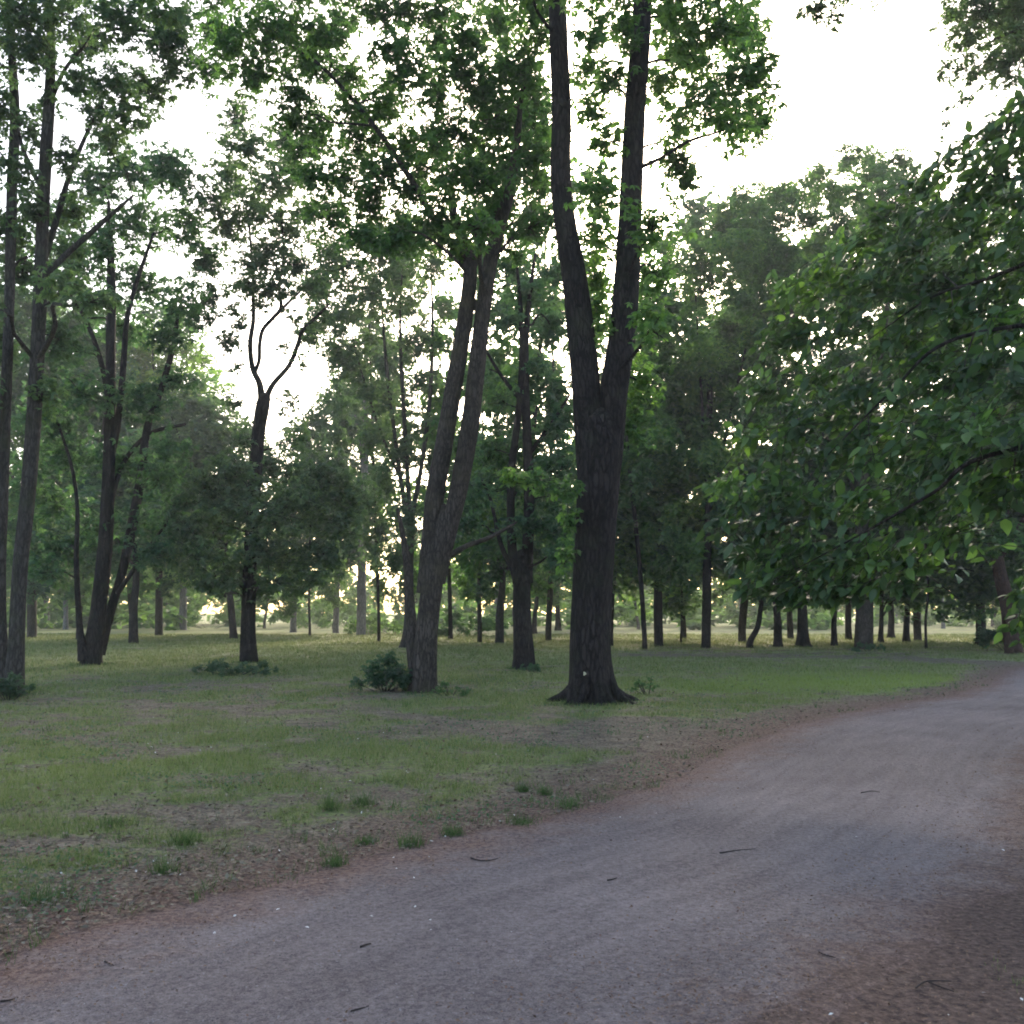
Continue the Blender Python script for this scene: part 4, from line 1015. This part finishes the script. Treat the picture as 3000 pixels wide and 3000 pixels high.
# (x, distance, top of crown, proto, width, label)
for k, (x, d, top, pi, wd, lab) in enumerate([
        (8, 60, 430, 0, 0.9, 'full green tree closing the gap at the left edge'),
        (715, 56, 400, 2, 0.6, 'tall dusky tree left of the leaning stem top'),
        (985, 46, 160, 0, 0.75, 'tall green tree between leaning stem and big forked tree'),
        (150, 60, 520, 2, 0.95, 'dense tree directly behind the many-stemmed tree'),
        (250, 66, 560, 1, 1.0, 'bluish tree filling the space right of the many-stemmed tree'),
        (480, 76, 820, 1, 0.9, 'low bluish tree behind the trunk of the crooked tree'),
        (585, 70, 800, 2, 0.9, 'dusky tree right of the crooked tree below the wide sky gap'),
        (905, 54, 560, 1, 0.85, 'bluish tree between the upper limbs of the leaning twin stem'),
        (850, 60, 560, 0, 0.95, 'green tree seen through the fork of the leaning twin stem'),
        (1035, 58, 470, 1, 1.0, 'tall bluish tree behind the low-forking tree'),
        (1110, 66, 560, 0, 1.0, 'green tree directly behind the big forked trunk'),
        (1215, 44, 430, 0, 0.85, 'light green tree just right of the big forked trunk'),
        (1290, 63, 560, 2, 1.0, 'dusky tree behind the first trunks of the row'),
        (1400, 56, 380, 1, 1.1, 'tall bluish tree above the slanting trunk'),
        (1490, 62, 450, 0, 1.1, 'green tree above the buttressed trunk'),
        (1600, 60, 420, 2, 1.1, 'dusky tree behind the thick grey trunk'),
        (1730, 58, 400, 1, 1.1, 'bluish tree above the thin sapling stem'),
        (1850, 60, 380, 2, 1.1, 'dusky tree above the reddish leaning trunk'),
        (1940, 50, 330, 0, 1.1, 'green tree behind the boughs at the right edge')]):
    g_ = at(x, 1156, d); h_ = at(x, top, d)[2]
    copy_tree(*wood[pi], g_[0], d, 0.9 * wd * max(0.7, h_ / 20), h_ / 20.5, 1.7 * k, lab)

protos = [far_proto(1, 15, 4.6, 1.0, 'leaf_far', 'bark_mid'), far_proto(2, 18, 5.0, 1.8, 'leaf_far', 'bark_pale'), far_proto(3, 12, 4.8, 0.3, 'leaf_far', 'bark_mid'), far_proto(4, 16, 4.2, 0.7, 'leaf_fresh', 'bark_mid')]
far_spots = []
rf = np.random.default_rng(5)
for row, (dd, step) in enumerate(((104, 8.5), (122, 9.0), (142, 10))):
    x = -0.66 * dd
    while x < 0.70 * dd:
        far_spots.append((x + rf.uniform(-2.5, 2.5), dd + rf.uniform(-7, 7)))
        x += step * rf.uniform(0.75, 1.3)
for k, (x, y) in enumerate(far_spots):
    u = x / y * F + W / 2
    tm, cm = protos[int(rf.integers(4))]
    sc = rf.uniform(0.75, 1.05)
    if 520 < u < 640: sc *= 0.62
    if 690 < u < 760: sc *= 0.42
    if 1180 < u < 1260: sc *= 0.7
    root = empty('far_tree', (x, y, gz((x, y))))
    root.rotation_euler = (0, 0, rf.uniform(0, 6.28)); root.scale = (sc, sc, sc * rf.uniform(0.9, 1.1))
    tag(root, 'one of the small alike trees of the far wood closing the view', 'tree', 'trees of the far wood')
    mobj('trunk', tm, root); c = mobj('crown', cm, root, 'stuff')

# low undergrowth under the far wood, one tangled mass
ru = np.random.default_rng(31)
ub = []
for _ in range(760):
    dd = ru.uniform(112, 165); u_ = ru.uniform(-0.68, 0.72)
    right = sstep(0.22, 0.3, u_)
    if ru.random() < 0.45 * right or (-0.152 < u_ < -0.10 and ru.random() < 0.75): continue
    hh = ru.uniform(0.4, 8.0) * (1 - 0.55 * right)
    s_ = ru.uniform(1.2, 2.4)
    ub.append((np.array([u_ * dd, dd, hh]), np.array([s_, s_, s_ * 0.7]), 1.0))
for _ in range(380):
    dd = ru.uniform(90, 122); u_ = ru.uniform(-0.58, 0.56)
    if fbm(u_ * 14, dd / 30, 91, 2) < (0.38 if u_ < 0.12 else 0.50): continue
    s_ = ru.uniform(0.7, 1.5)
    ub.append((np.array([u_ * dd, dd, ru.uniform(0.2, 2.2)]), np.array([s_, s_, s_ * 0.7]), 1.0))
LP, LD, LU, LL, TA, TB = blob_leaves(ub, 0.95, 1.2, 'spray', ru)
V, f = kites(LP, LD, LU, LL, 0.66); TRI[0] += len(f)
um = mesh_np('undergrowth', V, f, M['leaf_far'], smooth=False); add_attr(um, 'tone', np.repeat(TONE, 4))
mobj('undergrowth', um, None, 'stuff')['label'] = 'tangled undergrowth at the foot of the far wood'

# ------------------------------------------------------------------ shrubs
def shrub(name, label, px, rx, h, seed, mat='leaf_blue', L=0.07, n=14, dens=1.6, cat='shrub', d=None, droop=0.5, style='palm'):
    r = np.random.default_rng(seed)
    g = ground(*px)
    org = np.array([g[0], g[1], gz(g)])
    root = empty(name, tuple(org)); tag(root, label, cat)
    blobs, A, B_ = [], [], []
    for _ in range(n):
        a, q = r.uniform(0, 6.28), r.random() ** 0.5
        hh = h * (1 - 0.55 * q * q) * r.uniform(0.3, 1.0)
        c = np.array([rx * q * math.cos(a), rx * 0.8 * q * math.sin(a), hh])
        s = min(rx, h) * r.uniform(0.24, 0.4)
        blobs.append((c, np.array([s, s, s * 0.75]), 1.0))
        A.append([c[0] * 0.15, c[1] * 0.15, -0.05]); B_.append(c)
    LP, LD, LU, LL, TA, TB = blob_leaves(blobs, L, dens, style, r, droop)
    keep = LP[:, 2] > 0.01
    V, f = kites(LP[keep], LD[keep], LU[keep], LL[keep], 0.55)
    TRI[0] += len(f)
    mobj('foliage', mesh_np('foliage', V, f, M[mat], smooth=False), root, 'stuff')
    V, q = sticks(np.array(A), np.array(B_), np.full(n, 0.012), np.full(n, 0.005))
    mobj('stems', mesh_np('stems', V, q, M['bark_mid']), root, 'stuff')
    return root

shrub('shrub', 'dark glossy shrub at the foot of the leaning twin stem', (725, 1306), 0.62, 0.72, 11, 'leaf_blue', 0.075, 22)
shrub('weed_patch', 'low spray of weeds right of the leaning twin stem', (850, 1312), 0.35, 0.30, 12, 'leaf_maple', 0.05, 8, 0.9, 'weeds')
shrub('shrub', 'mound of dark suckers beneath the crooked tree', (445, 1272), 1.05, 0.42, 13, 'leaf_dusky', 0.09, 22, 1.6)
shrub('shrub', 'low dark growth around the left edge trunks', (16, 1322), 0.42, 0.42, 14, 'leaf_dusky', 0.07, 12)
shrub('shrub', 'bright undergrowth bush left of the leaning stem on the far lawn', (745, 1196), 3.6, 1.5, 15, 'leaf_fresh', 0.2, 24, 1.4)
shrub('shrub', 'green undergrowth bush between leaning stem and brown slim trunk', (868, 1200), 3.2, 1.7, 16, 'leaf_maple', 0.2, 22, 1.4)
shrub('shrub', 'small bush at the foot of the thick grey trunk', (1638, 1229), 0.7, 0.45, 17, 'leaf_blue', 0.09, 10)
shrub('shrub', 'leafy bush at the right end of the row of trunks', (1900, 1226), 1.1, 1.5, 18, 'leaf_blue', 0.12, 18)
shrub('weed_patch', 'small leafy weeds right of the roots of the big forked tree', (1222, 1312), 0.30, 0.42, 19, 'leaf_maple', 0.05, 7, 0.8, 'weeds')
shrub('weed_patch', 'small dark weeds touching the base of the low-forking tree', (1010, 1268), 0.45, 0.30, 20, 'leaf_blue', 0.07, 9, 1.2, 'weeds')
shrub('shrub', 'dark far bush behind the short black-trunked tree', (230, 1184), 5.5, 2.2, 22, 'leaf_dusky', 0.26, 18, 1.3)
shrub('shrub', 'pale far bush between the grey flared trunk and crooked tree', (395, 1186), 5.0, 2.6, 23, 'leaf_far', 0.26, 18, 1.3)
shrub('shrub', 'far bush under the conical tree', (590, 1187), 5.0, 1.8, 24, 'leaf_far', 0.26, 18, 1.2)

# surface roots of the big tree, running out into the ground
gb = ground(1118, 1326)
bigtree = [o for o in bpy.data.objects if o.get('label', '').startswith('dark forked tree')][0]
bo = np.array(bigtree.location)
for k, (a, ln, r0) in enumerate(((-0.35, 0.52, 0.10), (-1.15, 0.30, 0.09), (-1.95, 0.26, 0.08), (-2.75, 0.26, 0.10), (0.5, 0.7, 0.11), (2.6, 0.6, 0.11), (1.5, 0.6, 0.11))):
    d_ = np.array([math.cos(a), math.sin(a), 0]); n_ = np.array([-d_[1], d_[0], 0]) * (0.12 if k % 2 else -0.1)
    pts = np.array([d_ * 0.20 + [0, 0, 0.62], d_ * 0.36 + [0, 0, 0.30], d_ * (0.36 + 0.35 * ln) + n_ * 0.5 + [0, 0, 0.10], d_ * (0.36 + 0.7 * ln) + n_ + [0, 0, 0.01], d_ * (0.36 + ln) + n_ * 0.6 + [0, 0, -0.07]])
    v, q, t = tube(pts, [r0, r0 * 0.95, r0 * 0.72, r0 * 0.5, r0 * 0.25], sides=12, rings=18, rough=0.07, seed=40 + k)
    mobj('root', mesh_np('root', v, [q, t], M['bark_dark']), bigtree)

# pale lichen spot on the big trunk
c = at(1103, 1271, gb[1] - 0.395)
th = np.linspace(0, 6.28, 9)[:-1]
rr = 0.027 * (1 + 0.3 * np.cos(3 * th))
V = np.concatenate([np.stack([rr * np.cos(th), 0 * th, rr * 1.3 * np.sin(th)], 1), [[0, -0.012, 0]]]) + c - np.array(bigtree.location)
f = np.array([[k, (k + 1) % 8, 8] for k in range(8)])
mobj('bark_scar', mesh_np('bark_scar', V, f, M['scar']), bigtree)

# ------------------------------------------------------------------ ground cover
def scatter(n, dmin, dmax, r, power=1.0, umax=0.60):
    """points on the ground in and around the view, thinning with distance"""
    t = r.random(n)
    d = dmin * (dmax / dmin) ** (t ** power)
    u = r.uniform(-umax, umax, n)
    return u * d, d

def blades(x, y, z, h, w, lean, r, per=5, spread=0.03):
    n = len(x)
    X = np.repeat(x, per) + r.normal(size=n * per) * np.repeat(spread, per)
    Y = np.repeat(y, per) + r.normal(size=n * per) * np.repeat(spread, per)
    Z = np.repeat(z, per)
    H = np.repeat(h, per) * r.uniform(0.55, 1.25, n * per); Wd = np.repeat(w, per)
    a = r.uniform(0, 6.28, n * per); ln = r.uniform(0.2, 1.0, n * per) * lean
    b = r.uniform(0, 6.28, n * per)
    V = np.empty((n * per, 3, 3))
    dx, dy = np.cos(b) * Wd * 0.5, np.sin(b) * Wd * 0.5
    V[:, 0] = np.stack([X - dx, Y - dy, Z - 0.012], 1); V[:, 1] = np.stack([X + dx, Y + dy, Z - 0.012], 1)
    V[:, 2] = np.stack([X + np.cos(a) * H * ln, Y + np.sin(a) * H * ln, Z + H * np.sqrt(np.maximum(0.1, 1 - 0.5 * ln * ln))], 1)
    f = np.arange(n * per * 3).reshape(-1, 3)
    return V.reshape(-1, 3), f

rg = np.random.default_rng(99)
x, y = scatter(150000, 4.2, 75, rg, 1.0)
g, sd = grassiness(x, y)
fine_ = fbm(x * 3.2, y * 3.2, 47, 2)
keep = (rg.random(len(x)) < sstep(0.22, 0.80, g + 0.9 * (fine_ - 0.5))) & (sd > 0.02)
x, y, g = x[keep], y[keep], g[keep]
hh = (0.028 + 0.05 * g) * rg.uniform(0.7, 1.3, len(x)) * (1 + 0.012 * y)
ww = np.maximum(0.005, 0.00062 * y)
V, f = blades(x, y, height(x, y), hh, ww, 0.9, rg, 4, 0.012 + 0.0022 * y)
TRI[0] += len(f)
gm = mesh_np('grass', V, f, M['grass'], smooth=False); add_attr(gm, 'lush_sunlit', np.repeat(lush_sunlit_mask(x, y), 12))
mobj('grass', gm, None, 'stuff')['label'] = 'short patchy grass of the lawn'

def flakes(n, mat, name, label, chooser, smin, smax, dmin=4.0, dmax=40, tilt=0.35, power=1.0):
    x, y = scatter(n, dmin, dmax, rg, power)
    keep = chooser(x, y)
    x, y = x[keep], y[keep]; m = len(x)
    s = rg.uniform(smin, smax, m) * (1 + 0.02 * y)
    sd_, _ = path_sd(x, y)
    up = unit(np.array([0, 0, 1.0]) + rg.normal(size=(m, 3)) * tilt)
    D = unit(np.cross(up, rng.normal(size=(m, 3))))
    P = np.stack([x, y, height(x, y) + 0.014 + 0.3 * s * tilt], 1)
    V, f = kites(P, D, up, s, 0.55, 0.08)
    V[:, 2] = np.maximum(V[:, 2], np.repeat(P[:, 2], 4) - 0.006)
    TRI[0] += len(f)
    o = mobj(name, mesh_np(name, V, f, M[mat], smooth=False), None, 'stuff'); o['label'] = label

def on_lawn(x, y):
    g, sd = grassiness(x, y)
    return (sd > 0.05) & (rg.random(len(x)) < np.clip(1.25 - g, 0.4, 1)) & (poly_dist(x, y, MIDF)[1] > 0)
flakes(78000, 'litter', 'leaf_litter', 'dry leaf litter scattered on the lawn', on_lawn, 0.014, 0.044)
def on_verge(x, y):
    sd, s = path_sd(x, y)
    p = np.where(s > 0, np.exp(-((sd - 0.1) / 0.6) ** 2), np.where(sd > -0.1, 0.5, np.exp(-((sd + 0.1) / 0.8) ** 2)))
    return rg.random(len(x)) < p * 0.8
flakes(70000, 'rust_litter', 'rust_litter', 'rust coloured bud scales and leaf bits along the path edges', on_verge, 0.008, 0.022, 3.6, 30)
def on_path(x, y):
    sd, s = path_sd(x, y)
    return (sd < -0.1) & (rg.random(len(x)) < 0.55)
flakes(42000, 'grit', 'grit', 'dark grit and crumbs on the beaten path', on_path, 0.004, 0.014, 3.6, 22, 0.2)
def petals(x, y):
    sd, s = path_sd(x, y)
    cl_ = fbm(x * 1.3, y * 1.3, 71, 2)
    return (cl_ > 0.52) & (rg.random(len(x)) < np.where(sd > 0, 0.7, 0.12))
flakes(1500, 'petal', 'fallen_petals', 'tiny white petals sprinkled on grass and path', petals, 0.010, 0.024, 3.8, 26)

# clover-like ground leaves
def weeds_where(x, y):
    g, sd = grassiness(x, y)
    return (sd > 0.3) & (poly_dist(x, y, MIDF)[1] > 0) & (fbm(x / 1.6, y / 1.6, 41, 3) > 0.50) & (rg.random(len(x)) < 0.8)
flakes(60000, 'leaf_blue', 'ground_weeds', 'small broad weed leaves among the grass', weeds_where, 0.014, 0.038, 4.2, 30, 0.5)

# ragged growth along the verge and round the trunk feet
cx, cy = scatter(5200, 4.6, 24, rg, 1.0)
sdv, sv = path_sd(cx, cy)
k_ = (sv > 0) & (sdv > 0.03) & (rg.random(len(cx)) < 0.75 * np.exp(-sdv / 1.1) * sstep(0.42, 0.62, fbm(cx * 0.8, cy * 0.8, 81, 2)) + 0.05)
cx, cy = cx[k_], cy[k_]
for bx_, by_, rr_, nn_ in ((1118, 1326, 0.62, 40), (797, 1306, 0.36, 26), (22, 1312, 0.36, 26), (172, 1254, 0.5, 30), (470, 1251, 0.4, 26), (989, 1262, 0.4, 26), (1630, 1224, 0.6, 24), (1515, 1220, 0.6, 24)):
    g_ = ground(bx_, by_); a_ = rg.uniform(0, 6.28, nn_); q_ = rr_ * rg.uniform(0.8, 1.5, nn_)
    cx = np.concatenate([cx, g_[0] + q_ * np.cos(a_)]); cy = np.concatenate([cy, g_[1] + q_ * np.sin(a_)])
V, f = blades(cx, cy, height(cx, cy), rg.uniform(0.03, 0.11, len(cx)), np.maximum(0.005, 0.0006 * cy), 0.9, rg, 14, rg.uniform(0.015, 0.07, len(cx)))
TRI[0] += len(f)
mobj('verge_grass', mesh_np('verge_grass', V, f, M['tuft'], smooth=False), None, 'stuff')['label'] = 'ragged grass along the path verge and round the trunk feet'

# single tufts that stand out by the path
tufts = [((775, 1596), 0.16, 0.13, 'dense dark grass tuft overhanging the path edge, largest of the verge'), ((852, 1576), 0.12, 0.11, 'small grass tuft just right of the largest verge tuft'),
         ((622, 1528), 0.19, 0.09, 'upright green tuft, left one of the pair on the bare verge'), ((684, 1520), 0.20, 0.12, 'wide bright tuft, right one of the pair on the bare verge'),
         ((632, 1634), 0.13, 0.10, 'thin tuft at the very rim of the path below the pair'), ((985, 1494), 0.12, 0.08, 'dark small tuft farther along the verge'),
         ((1027, 1500), 0.12, 0.08, 'second of two neighbouring tufts farther along the verge'), ((1072, 1524), 0.15, 0.16, 'low spreading tuft with a dark foot near the path bend'),
         ((985, 1556), 0.09, 0.12, 'flat dark tuft at the rim of the path'), ((80, 1702), 0.16, 0.18, 'broad leafy clump at the lower left of the lawn'),
         ((308, 1648), 0.15, 0.10, 'slim tuft on bare ground in the lower left lawn'), ((350, 1594), 0.14, 0.09, 'fresh tuft among litter, uphill of the slim one'), ((690, 1590), 0.08, 0.10, 'short faint tuft between the pair and the rim'),
         ((210, 1560), 0.12, 0.14, 'rounded tuft in the lawn left of the fresh tuft')]
for (p, h, s, lab) in tufts:
    g = ground(*p); org = np.array([g[0], g[1], gz(g)])
    n = 26
    V, f = blades(np.zeros(n), np.zeros(n), np.zeros(n), rg.uniform(0.3, 0.95, n) * h, np.full(n, 0.005), 0.95, rg, 6, np.full(n, s * 0.40))
    o = mobj('grass_tuft', mesh_np('grass_tuft', V, f, M['tuft'], smooth=False)); o.location = tuple(org + np.array([0, 0, 0.01]))
    tag(o, lab, 'grass tuft', 'grass tufts along the path')
    TRI[0] += len(f)

# twigs lying on the path
def twig(label, pts, rad, fork=None):
    rad *= 0.68
    P = np.array([ground(*p) for p in pts]); org = P[0].copy(); org[2] = height(P[0, 0], P[0, 1])
    for k in range(len(P)): P[k, 2] = height(P[k, 0], P[k, 1]) + 0.006 + rad
    v, q, t = tube(P - org, np.linspace(rad, rad * 0.5, len(P)), sides=6, rings=10, rough=0.08)
    o = mobj('twig', mesh_np('twig', v, [q, t], M['twig'])); o.location = tuple(org); tag(o, label, 'twig', 'twigs on the path')
    if fork:
        Q = np.array([ground(*p) for p in fork])
        for k in range(len(Q)): Q[k, 2] = height(Q[k, 0], Q[k, 1]) + 0.006 + rad
        v, q, t = tube(Q - org, np.linspace(rad, rad * 0.5, len(Q)), sides=6, rings=8, rough=0.08)
        mobj('side_twig', mesh_np('side_twig', v, [q, t], M['twig']), o)
twig('forked dark twig on the path near the lower right corner', [(1728, 1874), (1745, 1862), (1770, 1860), (1795, 1861)], 0.006, [(1752, 1862), (1775, 1872), (1800, 1880)])
twig('curled twig near the rim of the path below the largest tuft', [(888, 1624), (905, 1629), (925, 1629), (940, 1625)], 0.007)
twig('short dark twig in the middle of the path', [(680, 1794), (690, 1790), (700, 1788)], 0.008)
twig('dark twig cut by the left edge of the frame', [(0, 1898), (18, 1896), (34, 1891)], 0.006)
twig('short slanting twig near the lower left of the path', [(197, 1820), (206, 1825), (215, 1829)], 0.006)
twig('thin twig at the bottom edge of the path', [(662, 1920), (680, 1915), (696, 1910)], 0.005)
twig('stub of twig left of the path centre line', [(1146, 1668), (1156, 1666), (1164, 1663)], 0.007)
twig('long faint twig across the path near its bend', [(1358, 1612), (1390, 1607), (1425, 1604)], 0.006)
twig('thin twig on the dark mouldy side of the path', [(1545, 1805), (1562, 1812), (1576, 1815)], 0.005)
twig('tiny dark twig high up the path', [(1625, 1500), (1645, 1497), (1660, 1499)], 0.007)
print('leaf and blade faces', TRI[0], 'objects', len(bpy.data.objects))

# ------------------------------------------------------------------ haze added between the trees, approximating veiling glare
def haze_box(density, top=26.0):
    v = np.array([[x, y, z] for z in (-1.6, top) for y in (-40, 240) for x in (-190, 190)], float)
    f = np.array([[0, 2, 3, 1], [4, 5, 7, 6], [0, 1, 5, 4], [2, 6, 7, 3], [0, 4, 6, 2], [1, 3, 7, 5]])
    m, nt, n, l = newmat('haze')
    pv = N(n, 'ShaderNodeVolumePrincipled')
    pv.inputs['Color'].default_value = (0.90, 0.94, 1.0, 1)
    pv.inputs['Density'].default_value = density
    pv.inputs['Anisotropy'].default_value = 0.45
    out = N(n, 'ShaderNodeOutputMaterial'); l.new(pv.outputs[0], out.inputs['Volume'])
    me = mesh_np('haze', v, f, m, smooth=False)
    o = mobj('haze', me, None, 'stuff'); o['label'] = 'thin pale haze added between the trees in place of veiling glare'
haze_box(0.0006)
